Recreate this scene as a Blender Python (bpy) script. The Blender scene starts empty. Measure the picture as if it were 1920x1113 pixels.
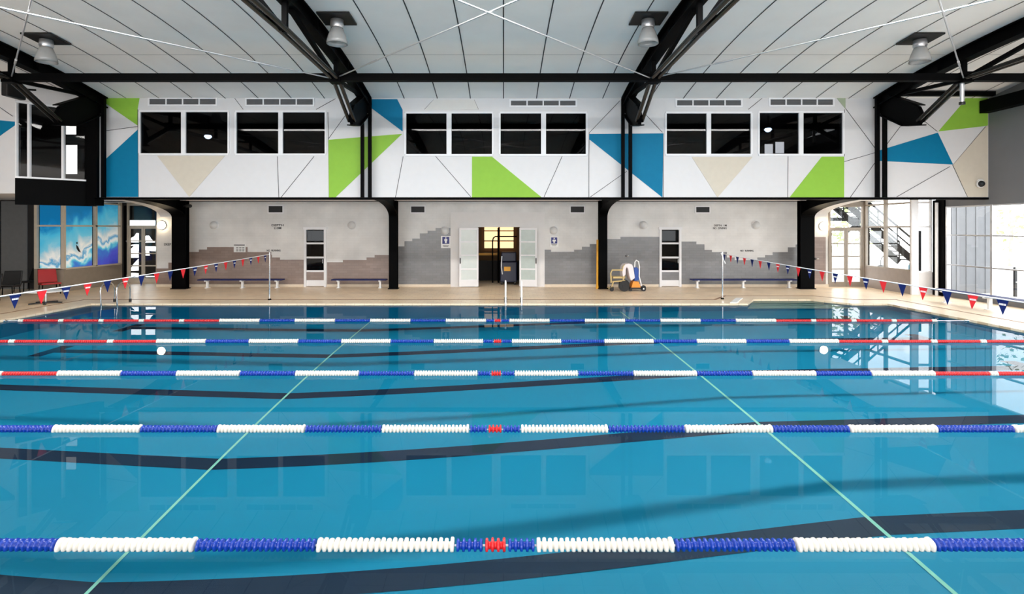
import bpy, math, random
from mathutils import Vector
random.seed(7)
PI = math.pi
SC = bpy.context.scene
COL = SC.collection

# ------------------------------------------------------------------ camera, world, light, exposure
F, HX, HY, HC = 1022.0, 944.0, 428.0, 2.4          # focal length in px, vanishing point, eye height above the water
cam = bpy.data.cameras.new('camera'); camo = bpy.data.objects.new('camera', cam); COL.objects.link(camo)
camo.location = (0, 0, HC); camo.rotation_euler = (PI/2, 0, 0)
cam.sensor_width = 36; cam.lens = F/1920*36
cam.shift_x = (960-HX)/1920; cam.shift_y = (HY-556.5)/1920
cam.clip_start = .05; cam.clip_end = 300
SC.camera = camo
SC.view_settings.view_transform = 'Standard'; SC.view_settings.look = 'None'
SC.view_settings.gamma = 1; SC.view_settings.use_curve_mapping = False
SC.view_settings.exposure = 0.46
w = bpy.data.worlds.new('sky'); SC.world = w; w.use_nodes = True
wn = w.node_tree.nodes; bg = wn['Background']
bg.inputs[0].default_value = (.93, .97, 1, 1); bg.inputs[1].default_value = 5.2
cy = SC.cycles
cy.max_bounces = 14; cy.diffuse_bounces = 6; cy.glossy_bounces = 6; cy.transmission_bounces = 10; cy.transparent_max_bounces = 12
cy.caustics_refractive = True; cy.caustics_reflective = True
cy.use_denoising = True; cy.sample_clamp_indirect = 6; cy.sample_clamp_direct = 0

def area(name, loc, rot, sx, sy, power, color=(1, 1, 1)):
    l = bpy.data.lights.new(name, 'AREA'); l.shape = 'RECTANGLE'; l.size = sx; l.size_y = sy
    l.energy = power; l.color = color
    o = bpy.data.objects.new(name, l); o.location = loc; o.rotation_euler = rot; COL.objects.link(o)
    return o
# daylight enters through the openings of the near wall, the right glazing and the booth: portals guide the sky sampling there
def portal(name, loc, rot, sx, sy): area(name, loc, rot, sx, sy, 1).data.cycles.is_portal = True
portal('portal_near_glazing', (-2.1, -3.98, 2.6), (PI/2, 0, 0), 34.6, 2.6)
portal('portal_right_glazing', (15.45, 9.6, 1.7), (PI/2, 0, PI/2), 18.4, 3.0)
portal('portal_booth', (14.7, 20.7, 2.1), (PI/2, 0, PI/2), 2.6, 2.5)
portal('portal_door', (13.8, 22.1, 1.7), (PI/2, 0, PI), 1.4, 3.3)
# added overhead fill above the near side, brightening the deck; no roof opening
area('overhead_fill', (1, 1.4, 6.2), (PI*.2, 0, 0), 28, 2.6, 560, (1, .98, .96))
# the opal ridge strip in the vault: a long narrow skylight, its light refracted into the pool
ridge = area('daylight_ridge_strip', (-.35, 9.2, 6.985), (0, 0, 0), 23.6, .7, 1400, (1, .98, .95))
ridge.data.cycles.is_caustics_light = True
# ------------------------------------------------------------------ helpers
def lin(c): return tuple((v/255/12.92 if v/255 <= .04045 else ((v/255+.055)/1.055)**2.4) for v in c)
def X(px, d): return (px-HX)*d/F
def Z(py, d): return HC+(HY-py)*d/F
def P(px, py, d): return (X(px, d), d, Z(py, d))

def mat(name, rgb, rough=.5, metal=0, noise=.06, scale=6, bump=0, spec=.5, emit=None, es=0, raw=False):
    m = bpy.data.materials.new(name); m.use_nodes = True
    nt = m.node_tree; b = nt.nodes['Principled BSDF']
    c = rgb if raw else lin(rgb)
    b.inputs['Roughness'].default_value = rough; b.inputs['Metallic'].default_value = metal
    b.inputs['Specular IOR Level'].default_value = spec
    tc = nt.nodes.new('ShaderNodeTexCoord'); n = nt.nodes.new('ShaderNodeTexNoise')
    n.inputs['Scale'].default_value = scale; n.inputs['Detail'].default_value = 4
    nt.links.new(tc.outputs['Object'], n.inputs['Vector'])
    r = nt.nodes.new('ShaderNodeMapRange'); r.inputs[1].default_value = .25; r.inputs[2].default_value = .75
    r.inputs[3].default_value = 1-noise; r.inputs[4].default_value = 1+noise
    nt.links.new(n.outputs['Fac'], r.inputs[0])
    mx = nt.nodes.new('ShaderNodeVectorMath'); mx.operation = 'SCALE'
    mx.inputs[0].default_value = c[:3]; nt.links.new(r.outputs[0], mx.inputs['Scale'])
    nt.links.new(mx.outputs[0], b.inputs['Base Color'])
    if bump:
        bp = nt.nodes.new('ShaderNodeBump'); bp.inputs['Strength'].default_value = bump; bp.inputs['Distance'].default_value = .01
        nt.links.new(n.outputs['Fac'], bp.inputs['Height']); nt.links.new(bp.outputs[0], b.inputs['Normal'])
    if emit:
        b.inputs['Emission Color'].default_value = (*lin(emit), 1); b.inputs['Emission Strength'].default_value = es
    return m

def brickmat(name, c1, c2, cm, bw, bh, mortar=.006, rough=.4, rot=True, bump=.3):
    """masonry or tiles laid in the x-z plane (rot) or the x-y plane"""
    m = bpy.data.materials.new(name); m.use_nodes = True; nt = m.node_tree; b = nt.nodes['Principled BSDF']
    b.inputs['Roughness'].default_value = rough
    tc = nt.nodes.new('ShaderNodeTexCoord'); mp = nt.nodes.new('ShaderNodeMapping')
    if rot: mp.inputs['Rotation'].default_value = (PI/2, 0, 0)
    nt.links.new(tc.outputs['Object'], mp.inputs[0])
    br = nt.nodes.new('ShaderNodeTexBrick'); br.inputs['Scale'].default_value = 1
    br.inputs['Brick Width'].default_value = bw; br.inputs['Row Height'].default_value = bh
    br.inputs['Mortar Size'].default_value = mortar; br.inputs['Mortar Smooth'].default_value = .2
    br.inputs['Color1'].default_value = (*lin(c1), 1); br.inputs['Color2'].default_value = (*lin(c2), 1); br.inputs['Mortar'].default_value = (*lin(cm), 1)
    nt.links.new(mp.outputs[0], br.inputs['Vector'])
    n = nt.nodes.new('ShaderNodeTexNoise'); n.inputs['Scale'].default_value = 1.3; n.inputs['Detail'].default_value = 5
    nt.links.new(tc.outputs['Object'], n.inputs['Vector'])
    r = nt.nodes.new('ShaderNodeMapRange'); r.inputs[1].default_value = .3; r.inputs[2].default_value = .7; r.inputs[3].default_value = .9; r.inputs[4].default_value = 1.08
    nt.links.new(n.outputs['Fac'], r.inputs[0])
    mx = nt.nodes.new('ShaderNodeVectorMath'); mx.operation = 'SCALE'
    nt.links.new(br.outputs['Color'], mx.inputs[0]); nt.links.new(r.outputs[0], mx.inputs['Scale'])
    nt.links.new(mx.outputs[0], b.inputs['Base Color'])
    bp = nt.nodes.new('ShaderNodeBump'); bp.inputs['Strength'].default_value = bump; bp.inputs['Distance'].default_value = .005; bp.invert = True
    nt.links.new(br.outputs['Fac'], bp.inputs['Height']); nt.links.new(bp.outputs[0], b.inputs['Normal'])
    return m

def glassmat(name, tint=(.9, .95, .95), ior=1.5):
    """thin pane: see-through with a Fresnel reflection"""
    m = bpy.data.materials.new(name); m.use_nodes = True; nt = m.node_tree; nt.nodes.remove(nt.nodes['Principled BSDF'])
    out = nt.nodes['Material Output']; t = nt.nodes.new('ShaderNodeBsdfTransparent'); t.inputs[0].default_value = (*tint, 1)
    g = nt.nodes.new('ShaderNodeBsdfGlossy'); g.inputs['Roughness'].default_value = .02
    f = nt.nodes.new('ShaderNodeFresnel'); ge = nt.nodes.new('ShaderNodeNewGeometry')     # same reflectance on both faces of the thin pane
    ir = nt.nodes.new('ShaderNodeMapRange'); ir.inputs[3].default_value = ior; ir.inputs[4].default_value = 1/ior
    nt.links.new(ge.outputs['Backfacing'], ir.inputs[0]); nt.links.new(ir.outputs[0], f.inputs[0])
    n = nt.nodes.new('ShaderNodeTexNoise'); n.inputs['Scale'].default_value = .7
    bp = nt.nodes.new('ShaderNodeBump'); bp.inputs['Strength'].default_value = .02; nt.links.new(n.outputs['Fac'], bp.inputs['Height'])
    nt.links.new(bp.outputs[0], g.inputs['Normal'])
    mx = nt.nodes.new('ShaderNodeMixShader'); nt.links.new(f.outputs[0], mx.inputs[0]); nt.links.new(t.outputs[0], mx.inputs[1]); nt.links.new(g.outputs[0], mx.inputs[2])
    nt.links.new(mx.outputs[0], out.inputs['Surface'])
    return m

class MB:
    """collects shapes and links them as one mesh object"""
    def __init__(s): s.v = []; s.f = []; s.mi = []; s.cur = 0; s.smooth = []
    def add(s, vs, fs, smooth=False):
        o = len(s.v); s.v += [tuple(p) for p in vs]
        for f in fs: s.f.append([i+o for i in f]); s.mi.append(s.cur); s.smooth.append(smooth)
        return s
    def box(s, x0, x1, y0, y1, z0, z1):
        vs = [(x, y, z) for x in (x0, x1) for y in (y0, y1) for z in (z0, z1)]
        return s.add(vs, [(0, 1, 3, 2), (4, 6, 7, 5), (0, 4, 5, 1), (2, 3, 7, 6), (0, 2, 6, 4), (1, 5, 7, 3)])
    def prism(s, poly, axis, a0, a1):
        """polygon in the two remaining axes (in x,y,z order), extruded along axis"""
        n = len(poly)
        def mk(p, a):
            return {'x': (a, p[0], p[1]), 'y': (p[0], a, p[1]), 'z': (p[0], p[1], a)}[axis]
        vs = [mk(p, a0) for p in poly]+[mk(p, a1) for p in poly]
        fs = [tuple(range(n)), tuple(range(2*n-1, n-1, -1))]+[(i, i+n, (i+1) % n+n, (i+1) % n) for i in range(n)]
        return s.add(vs, fs)
    def bar(s, a, b, wdt, hgt, up=(0, 0, 1)):
        a, b = Vector(a), Vector(b); d = (b-a).normalized(); u = Vector(up)
        if abs(d.dot(u)) > .98: u = Vector((1, 0, 0))
        sd = d.cross(u).normalized()*wdt/2; uu = sd.cross(d).normalized()*hgt/2
        vs = [p+sx*sd+ux*uu for p in (a, b) for sx, ux in ((-1, -1), (1, -1), (1, 1), (-1, 1))]
        return s.add(vs, [(3, 2, 1, 0), (4, 5, 6, 7), (0, 1, 5, 4), (1, 2, 6, 5), (2, 3, 7, 6), (3, 0, 4, 7)])
    def tube(s, pts, r, n=10, cap=True, rs=None):
        pts = [Vector(p) for p in pts]; rings = []; ref = None
        for i, p in enumerate(pts):
            d = (pts[min(i+1, len(pts)-1)]-pts[max(i-1, 0)]).normalized()
            if ref is None: ref = Vector((0, 0, 1)) if abs(d.z) < .9 else Vector((1, 0, 0))
            sd = d.cross(ref).normalized(); ref = sd.cross(d).normalized()
            rr = rs[i] if rs else r
            rings.append([p+rr*(math.cos(2*PI*k/n)*sd+math.sin(2*PI*k/n)*ref) for k in range(n)])
        vs = [q for R in rings for q in R]; fs = []
        for i in range(len(pts)-1):
            for k in range(n): fs.append((i*n+k, i*n+(k+1) % n, (i+1)*n+(k+1) % n, (i+1)*n+k))
        s.add(vs, fs, True)
        if cap:
            s.add(rings[0], [tuple(range(n-1, -1, -1))]); s.add(rings[-1], [tuple(range(n))])
        return s
    def lathe(s, prof, c, axis='z', n=24, smooth=True, mod=None):
        """profile of (radius, height) turned round an axis through c"""
        vs = []
        for j, (r, h) in enumerate(prof):
            for k in range(n):
                rr = r*(mod(j, k) if mod else 1); a = 2*PI*k/n; u, v = rr*math.cos(a), rr*math.sin(a)
                q = {'z': (u, v, h), 'x': (h, u, v), 'y': (u, h, v)}[axis]
                vs.append((c[0]+q[0], c[1]+q[1], c[2]+q[2]))
        fs = [(j*n+k, j*n+(k+1) % n, (j+1)*n+(k+1) % n, (j+1)*n+k) for j in range(len(prof)-1) for k in range(n)]
        s.add(vs, fs, smooth); m = len(prof)-1
        if prof[0][0] > 1e-5: s.add(vs[:n], [tuple(range(n-1, -1, -1))])
        if prof[m][0] > 1e-5: s.add(vs[m*n:], [tuple(range(n))])
        return s
    def mesh(s, name, mats):
        me = bpy.data.meshes.new(name); me.from_pydata(s.v, [], s.f)
        for m in (mats if isinstance(mats, (list, tuple)) else [mats]): me.materials.append(m)
        me.polygons.foreach_set('material_index', s.mi); me.polygons.foreach_set('use_smooth', s.smooth)
        import bmesh
        b = bmesh.new(); b.from_mesh(me); bmesh.ops.recalc_face_normals(b, faces=b.faces); b.to_mesh(me); b.free()
        return me
    def build(s, name, mats, parent=None, bevel=0):
        o = bpy.data.objects.new(name, s.mesh(name, mats)); COL.objects.link(o)
        if parent is not None: attach(o, parent)
        if bevel:
            bv = o.modifiers.new('bevel', 'BEVEL'); bv.width = bevel; bv.segments = 2; bv.limit_method = 'ANGLE'
        return o

def world_loc(o):
    v = Vector(o.location)
    while o.parent: o = o.parent; v += Vector(o.location)
    return v
def attach(o, parent):
    """o was built in world coordinates: keep it there under its parent"""
    o.parent = parent; o.location = Vector(o.location)-world_loc(parent)
def tag(o, label, cat=None, group=None, kind=None):
    o['label'] = label
    if cat: o['category'] = cat
    if group: o['group'] = group
    if kind: o['kind'] = kind
    return o
def thing(name, label, cat, loc=(0, 0, 0), group=None):
    o = bpy.data.objects.new(name, None); o.empty_display_size = .1; COL.objects.link(o); o.location = loc
    return tag(o, label, cat, group)
def struct(o, label=None, cat=None):
    o['kind'] = 'structure'
    if label: o['label'] = label
    if cat: o['category'] = cat
    return o
def plabel(o, t): o['label'] = t; return o
def copy_tree(o, parent=None):
    c = o.copy(); COL.objects.link(c)
    if parent: c.parent = parent
    for ch in list(o.children): copy_tree(ch, c)
    return c
def text(body, name, size, loc, m, parent=None, rot=(PI/2, 0, 0), depth=.004, align='CENTER', sx=1, bold=0):
    cu = bpy.data.curves.new(name, 'FONT'); cu.body = body; cu.size = size; cu.align_x = align; cu.align_y = 'CENTER'; cu.extrude = depth; cu.offset = bold
    tmp = bpy.data.objects.new(name+'_tmp', cu); COL.objects.link(tmp)
    dg = bpy.context.evaluated_depsgraph_get(); me = bpy.data.meshes.new_from_object(tmp.evaluated_get(dg)); me.name = name
    bpy.data.objects.remove(tmp); me.materials.clear(); me.materials.append(m)
    o = bpy.data.objects.new(name, me); COL.objects.link(o); o.location = loc; o.rotation_euler = rot; o.scale = (sx, 1, 1)
    if parent is not None: attach(o, parent)
    return o

# ------------------------------------------------------------------ materials
SKY_ES = 3          # brightness of the daylight ridge strip in the ceiling
M = {}
M['white_panel'] = mat('white_panel', (216, 215, 217), .45, noise=.015)
M['panel_green'] = mat('panel_green', (142, 190, 68), .55, noise=.03, spec=.2)
M['panel_blue'] = mat('panel_blue', (6, 116, 156), .55, noise=.04, spec=.15)
M['panel_beige'] = mat('panel_beige', (206, 197, 182), .5, noise=.03)
M['panel_grey'] = mat('panel_grey', (216, 214, 211), .5, noise=.02)
M['panel_sage'] = mat('panel_sage', (160, 172, 146), .5, noise=.03)
M['joint'] = mat('joint', (70, 70, 72), .8)
M['ceiling'] = mat('ceiling_panel', (250, 246, 242), .6, noise=.03, scale=1.2)
M['ceiling_joint'] = mat('ceiling_joint', (52, 52, 54), .8)
M['steel'] = mat('black_steel', (2, 2, 3), .6, noise=.1, spec=.06)
M['steel_tube'] = mat('black_gloss_tube', (3, 3, 4), .25, spec=.4)
M['rod'] = mat('bare_rod', (205, 205, 208), .35, metal=.8)
M['white_brick'] = brickmat('white_brick', (226, 225, 224), (228, 227, 226), (221, 220, 219), .3, .1, .005, .5, bump=.05)
M['plaster'] = mat('white_plaster', (228, 226, 226), .6, noise=.02)
M['tile_grey'] = brickmat('grey_tile', (126, 126, 128), (134, 134, 136), (116, 116, 118), .3, .1, .004, .22)
M['tile_brown'] = brickmat('taupe_tile', (140, 122, 114), (150, 132, 124), (128, 112, 105), .3, .1, .004, .3)
M['skirting'] = mat('cream_skirting', (225, 210, 190), .5)
M['deck'] = brickmat('deck_tile', (250, 226, 194), (243, 217, 184), (220, 193, 162), .3, .3, .006, .35, rot=False, bump=.2)
M['coping'] = brickmat('coping_tile', (246, 226, 198), (240, 218, 188), (214, 188, 154), .3, .3, .006, .3, rot=False, bump=.15)
M['grate'] = mat('brown_grate', (150, 112, 80), .6)
M['pool'] = mat('pool_tile', (2, 144, 180), .5, noise=.05, scale=.5)
M['lane_mark'] = mat('lane_marking_tile', (14, 34, 62), .5)
M['pool_joint'] = mat('pool_joint', (170, 225, 200), .6)
M['step_tile'] = mat('pale_step_tile', (205, 215, 200), .5, noise=.1)
M['glass'] = glassmat('clear_glass', (.97, .975, .975))
M['glass_dark'] = glassmat('tinted_glass', (.22, .23, .25), 1.3)
M['frame_white'] = mat('white_frame', (235, 235, 238), .4, noise=.02)
M['frame_tan'] = mat('beige_frame', (208, 196, 178), .45)
M['frame_taupe'] = mat('taupe_frame', (150, 140, 128), .5)
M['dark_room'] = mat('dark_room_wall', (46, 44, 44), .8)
M['room_brown'] = mat('changing_room_wall', (150, 110, 70), .7)
M['black'] = mat('black_plastic', (16, 16, 18), .5)
M['dark_grey'] = mat('dark_grey_paint', (112, 113, 117), .6, noise=.04, scale=2)
M['shutter'] = mat('grey_shutter', (120, 120, 120), .6)
M['navy'] = mat('navy_slat', (22, 34, 90), .6, spec=.25)
M['chrome'] = mat('chrome', (225, 228, 232), .12, metal=1, noise=.02)
M['aluminium'] = mat('aluminium', (205, 205, 208), .3, metal=.7)
M['float_white'] = mat('white_float', (222, 217, 208), .35, noise=.02)
M['float_blue'] = mat('blue_float', (14, 56, 158), .25, noise=.05)
M['float_red'] = mat('red_float', (205, 32, 38), .3, noise=.04)
M['flag_red'] = mat('red_flag', (228, 34, 44), .6)
M['flag_navy'] = mat('navy_flag', (14, 34, 98), .7, spec=.2)
M['flag_white'] = mat('white_print', (240, 240, 242), .6)
M['rope'] = mat('white_rope', (236, 236, 238), .6)
M['sign_white'] = mat('sign_white', (240, 240, 240), .4)
M['sign_blue'] = mat('sign_blue', (24, 34, 120), .4)
M['letter'] = mat('black_lettering', (58, 58, 60), .6)
M['globe_on'] = mat('lit_globe', (255, 250, 240), .4, emit=(255, 230, 190), es=30)
M['globe_off'] = mat('opal_globe', (214, 214, 214), .25)
M['lamp_glass'] = mat('ribbed_lamp_glass', (205, 205, 205), .15, spec=.8)
M['lamp_glass'].node_tree.nodes['Principled BSDF'].inputs['Transmission Weight'].default_value = .55
M['yellow'] = mat('yellow_paint', (235, 170, 50), .5)
M['tan'] = mat('tan_plastic', (205, 180, 125), .4)
M['orange'] = mat('orange_plastic', (245, 150, 50), .4)
M['blue_plastic'] = mat('blue_plastic', (36, 76, 160), .35)
M['towel'] = mat('white_towel', (236, 228, 232), .9, bump=.3, scale=60)
M['red_plastic'] = mat('red_plastic', (170, 22, 26), .4)
M['frosted'] = mat('frosted_pane', (214, 222, 220), .25, noise=.04)
M['frosted_green'] = mat('pale_green_pane', (186, 198, 194), .25, noise=.06)
M['lit_window'] = mat('lit_window', (255, 225, 180), .5, emit=(255, 214, 160), es=1.1, noise=.05)
M['exit'] = mat('exit_light', (235, 255, 250), .5, emit=(225, 245, 255), es=22)
M['daylight'] = mat('daylight_pane', (255, 255, 250), .5, emit=(255, 250, 240), es=7, noise=.1)
M['skylight'] = mat('opal_skylight', (250, 250, 250), .5, emit=(255, 248, 240), es=SKY_ES)
M['ground'] = mat('concrete_ground', (190, 187, 181), .8)
M['leaf'] = mat('pale_leaf', (140, 150, 104), .7, noise=.3)
M['bark'] = mat('bark', (165, 150, 135), .9, noise=.2)
M['fence'] = mat('white_fence', (235, 235, 232), .6)

# water surface: real refraction and reflection
m = bpy.data.materials.new('pool_water'); m.use_nodes = True; nt = m.node_tree; nt.nodes.remove(nt.nodes['Principled BSDF'])
g = nt.nodes.new('ShaderNodeBsdfRefraction'); g.inputs['IOR'].default_value = 1.333; g.inputs['Roughness'].default_value = 0; g.inputs['Color'].default_value = (.84, .98, 1, 1)
gl = nt.nodes.new('ShaderNodeBsdfGlossy'); gl.inputs['Roughness'].default_value = 0
fr = nt.nodes.new('ShaderNodeFresnel'); fr.inputs['IOR'].default_value = 1.333; ge = nt.nodes.new('ShaderNodeNewGeometry')
mr = nt.nodes.new('ShaderNodeMapRange'); mr.inputs[3].default_value = .38; mr.inputs[4].default_value = 1; nt.links.new(ge.outputs['Backfacing'], mr.inputs[0])
mu = nt.nodes.new('ShaderNodeMath'); mu.operation = 'MULTIPLY'; nt.links.new(fr.outputs[0], mu.inputs[0]); nt.links.new(mr.outputs[0], mu.inputs[1])
ms = nt.nodes.new('ShaderNodeMixShader'); nt.links.new(mu.outputs[0], ms.inputs[0]); nt.links.new(g.outputs[0], ms.inputs[1]); nt.links.new(gl.outputs[0], ms.inputs[2])
nt.links.new(ms.outputs[0], nt.nodes['Material Output'].inputs['Surface']); M['water'] = m

# surf mural: a sea view printed on the panes
def muralmat():
    m = bpy.data.materials.new('sea_mural'); m.use_nodes = True; nt = m.node_tree; b = nt.nodes['Principled BSDF']; b.inputs['Roughness'].default_value = .3
    N = nt.nodes.new; L = nt.links.new
    tc = N('ShaderNodeTexCoord'); n = N('ShaderNodeTexNoise'); n.inputs['Scale'].default_value = 1.8; n.inputs['Detail'].default_value = 7
    L(tc.outputs['Object'], n.inputs['Vector'])
    sp = N('ShaderNodeSeparateXYZ'); L(tc.outputs['Object'], sp.inputs[0])
    xy = N('ShaderNodeMath'); xy.operation = 'ADD'; L(sp.outputs['X'], xy.inputs[0]); L(sp.outputs['Y'], xy.inputs[1])
    a = N('ShaderNodeMath'); a.operation = 'MULTIPLY_ADD'; a.inputs[1].default_value = -.3; L(xy.outputs[0], a.inputs[0]); L(sp.outputs['Z'], a.inputs[2])
    n.inputs['Scale'].default_value = 1.3; n.inputs['Distortion'].default_value = .8
    k = N('ShaderNodeMath'); k.operation = 'MULTIPLY_ADD'; k.inputs[1].default_value = 1.5; L(n.outputs['Fac'], k.inputs[0]); L(a.outputs[0], k.inputs[2])
    r = N('ShaderNodeMapRange'); r.inputs[1].default_value = -.55; r.inputs[2].default_value = 2.5; L(k.outputs[0], r.inputs[0])
    cr = N('ShaderNodeValToRGB'); e = cr.color_ramp.elements
    e[0].position = 0; e[0].color = (*lin((40, 50, 160)), 1); e[1].position = 1; e[1].color = (*lin((10, 110, 165)), 1)
    for p, c in ((.2, (75, 80, 195)), (.3, (60, 115, 200)), (.36, (90, 190, 215)), (.42, (235, 240, 235)), (.46, (60, 150, 195)), (.5, (225, 225, 220)), (.56, (190, 205, 210)), (.64, (105, 185, 210)), (.8, (70, 175, 210)), (.92, (15, 120, 180))):
        q = e.new(p); q.color = (*lin(c), 1)
    L(r.outputs[0], cr.inputs[0]); L(cr.outputs[0], b.inputs['Base Color'])
    L(cr.outputs[0], b.inputs['Emission Color']); b.inputs['Emission Strength'].default_value = .35      # faint glow put into the print itself by emission
    return m
M['mural'] = muralmat()

# ------------------------------------------------------------------ room dimensions
XL, XR = -12.88, 12.0                    # pool ends
YN, YF = 2.0, 17.03                      # pool sides
ZD = .05                                 # deck above the water
YW = 22.0                                # far lower wall
YU = 17.2                                # upper facade
ZS, ZT = 3.38, 6.5                       # facade bottom and top
XWL, XWR = -19.5, 15.3                   # end walls
def zc(y):                               # vaulted ceiling
    return max(6.27 if y < 3.2 else 0, 7.16-.0153*(y-10.65)**2)

# ------------------------------------------------------------------ floor / pool
alcove = [(7.63, 17.03), (8.29, 18.06), (10.18, 18.06), (10.9, 17.03)]
def offset_edge(k):                      # far pool edge pushed back by k
    return [(XL-k, YF+k), (7.63-k*.7, YF+k), (8.29-k*.6, 18.06+k), (10.18+k*.6, 18.06+k), (10.9+k*.7, YF+k), (XR+k, YF+k)]
b = MB()
cw = .36
far = offset_edge(cw)
def strip_far(b, e0, e1, z0, z1):
    for i in range(len(e0)-1):
        b.prism([e0[i], e0[i+1], e1[i+1], e1[i]], 'z', z0, z1)
# deck beyond the coping
ytop = 24.6
e1 = [(p[0], ytop) for p in far]; e1[0] = (XWL-3, ytop); e1[-1] = (15.3, ytop)
for i in range(len(far)-1): b.prism([far[i], far[i+1], (far[i+1][0], ytop), (far[i][0], ytop)], 'z', -.4, ZD)
b.box(XWL-3, XL-cw, -6, ytop, -.4, ZD)
b.box(XR+cw, 15.3, -6, ytop, -.4, ZD)
b.box(XL-cw, XR+cw, -6, YN-cw, -.4, ZD)
struct(b.build('floor', M['deck']), 'beige tiled pool deck running round the water', 'pool deck')
# coping: lighter bullnose tiles round the water, three sides in one ring
b = MB(); zc0, zc1 = -.12, ZD+.004
strip_far(b, [(XL, YF)]+alcove+[(XR, YF)], far, zc0, zc1)
b.prism([(XL, YN), (XL, YF), (XL-cw, YF+cw), (XL-cw, YN-cw)], 'z', zc0, zc1)
b.prism([(XR, YN), (XR, YF), (XR+cw, YF+cw), (XR+cw, YN-cw)], 'z', zc0, zc1)
b.prism([(XL, YN), (XR, YN), (XR+cw, YN-cw), (XL-cw, YN-cw)], 'z', zc0, zc1)
struct(b.build('trim_1', M['coping']), 'cream tiled coping along the pool edge', 'coping')
# second coping band and the brown drain line behind it
b = MB()
strip_far(b, far, offset_edge(.9), ZD-.05, ZD+.003)
b.prism([(XL-cw, YN-cw), (XL-cw, YF+cw), (XL-.9, YF+.9), (XL-.9, YN-cw)], 'z', ZD-.05, ZD+.003)
b.prism([(XR+cw, YN-cw), (XR+cw, YF+cw), (XR+.9, YF+.9), (XR+.9, YN-cw)], 'z', ZD-.05, ZD+.003)
struct(b.build('trim_2', M['coping']), 'second row of cream coping tiles', 'coping')
b = MB(); o0, o1 = offset_edge(.9), offset_edge(.985)
strip_far(b, o0, o1, ZD-.05, ZD+.006)
b.prism([(XL-.9, YN), (XL-.9, YF+.9), (XL-.985, YF+.985), (XL-.985, YN)], 'z', ZD-.05, ZD+.006)
b.prism([(XR+.9, YN), (XR+.9, YF+.9), (XR+.985, YF+.985), (XR+.985, YN)], 'z', ZD-.05, ZD+.006)
struct(b.build('trim_3', M['grate']), 'brown slotted drain line behind the coping', 'drain')

def CR(o): o.cycles.is_caustics_receiver = True; return o
# pool basin: deep flat end, slope, shallow end
fl = [(XL, -2.5), (-4.08, -2.5), (3.65, -1.2), (XR, -1.0)]
def zf(x):
    for (x0, z0), (x1, z1) in zip(fl, fl[1:]):
        if x <= x1+1e-6: return z0+(z1-z0)*(x-x0)/(x1-x0)
    return fl[-1][1]
b = MB()
for (x0, z0), (x1, z1) in zip(fl, fl[1:]):
    b.add([(x0, YN, z0), (x1, YN, z1), (x1, YF, z1), (x0, YF, z0)], [(0, 1, 2, 3)])
    b.add([(x0, YN, z0), (x1, YN, z1), (x1, YN, -.1), (x0, YN, -.1)], [(0, 1, 2, 3)])
    for s0, s1 in (((x0, min(x1, 7.63)),) if x0 < 7.63 else ())+(((10.9, x1),) if x1 > 10.9 else ()):
        b.add([(s0, YF, zf(s0)), (s1, YF, zf(s1)), (s1, YF, -.1), (s0, YF, -.1)], [(0, 1, 2, 3)])
b.add([(7.63, YF, zf(7.63)), (10.9, YF, zf(10.9)), (10.9, YF, -.75), (7.63, YF, -.75)], [(0, 1, 2, 3)])
b.add([(XL, YN, -2.5), (XL, YF, -2.5), (XL, YF, -.1), (XL, YN, -.1)], [(0, 1, 2, 3)])
b.add([(XR, YN, -1.0), (XR, YF, -1.0), (XR, YF, -.1), (XR, YN, -.1)], [(0, 1, 2, 3)])
for p, q in zip(alcove, alcove[1:]):
    b.add([(*p, -.1), (*q, -.1), (*q, -.75), (*p, -.75)], [(0, 1, 2, 3)])
basin = CR(struct(b.build('pool_basin', M['pool']), 'blue tiled swimming pool basin under the water', 'swimming pool'))
# steps in the alcove
b = MB(); ya = [18.06, 17.72, 17.38, 17.03]
def xs(y): t = (y-17.03)/1.03; return 7.63+.66*t, 10.9-.72*t
for i in range(3):
    y1, y0 = ya[i], ya[i+1]; a1, c1 = xs(y1); a0, c0 = xs(y0)
    b.prism([(a0, y0), (c0, y0), (c1, y1), (a1, y1)], 'z', -.78, -.18-.19*i)
o = b.build('entry_steps', M['step_tile'], basin); plabel(CR(o), 'pale submerged entry steps in the alcove')
# lane markings, each with its T ends
for y in (2.93, 5.33, 7.72, 10.22, 12.8, 15.45):
    b = MB(); wd = .15
    xx = [-10.6, -4.08, 3.65, 9.9]
    for x0, x1 in zip(xx, xx[1:]):
        for a, c in ((y-wd, y+wd),):
            z0, z1 = zf(x0)+.006, zf(x1)+.006
            b.add([(x0, a, z0), (x1, a, z1), (x1, c, z1), (x0, c, z0)], [(0, 1, 2, 3)])
    for xe in (-10.6, 9.9):
        z0 = zf(xe)+.008; b.add([(xe-.15, y-.5, z0), (xe+.15, y-.5, zf(xe+.15)+.008), (xe+.15, y+.5, zf(xe+.15)+.008), (xe-.15, y+.5, z0)], [(0, 1, 2, 3)])
    o = b.build('lane_marking', M['lane_mark'], basin); plabel(CR(o), 'dark lane line on the pool floor')
for x in (-4.08, 3.65):
    b = MB(); b.add([(x-.02, YN, zf(x-.02)+.012), (x+.02, YN, zf(x+.02)+.012), (x+.02, YF, zf(x+.02)+.012), (x-.02, YF, zf(x-.02)+.012)], [(0, 1, 2, 3)])
    o = b.build('floor_joint', M['pool_joint'], basin); plabel(CR(o), 'pale joint line across the pool floor')
b = MB(); b.add([(p[0], p[1], 0) for p in [(XL, YN), (XR, YN), (XR, YF)]+alcove[::-1]+[(XL, YF)]], [tuple(range(8))])
wt = struct(b.build('water', M['water']), 'still clear blue pool water', 'water'); wt.data.polygons[0].use_smooth = True; wt.cycles.is_caustics_caster = True

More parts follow.
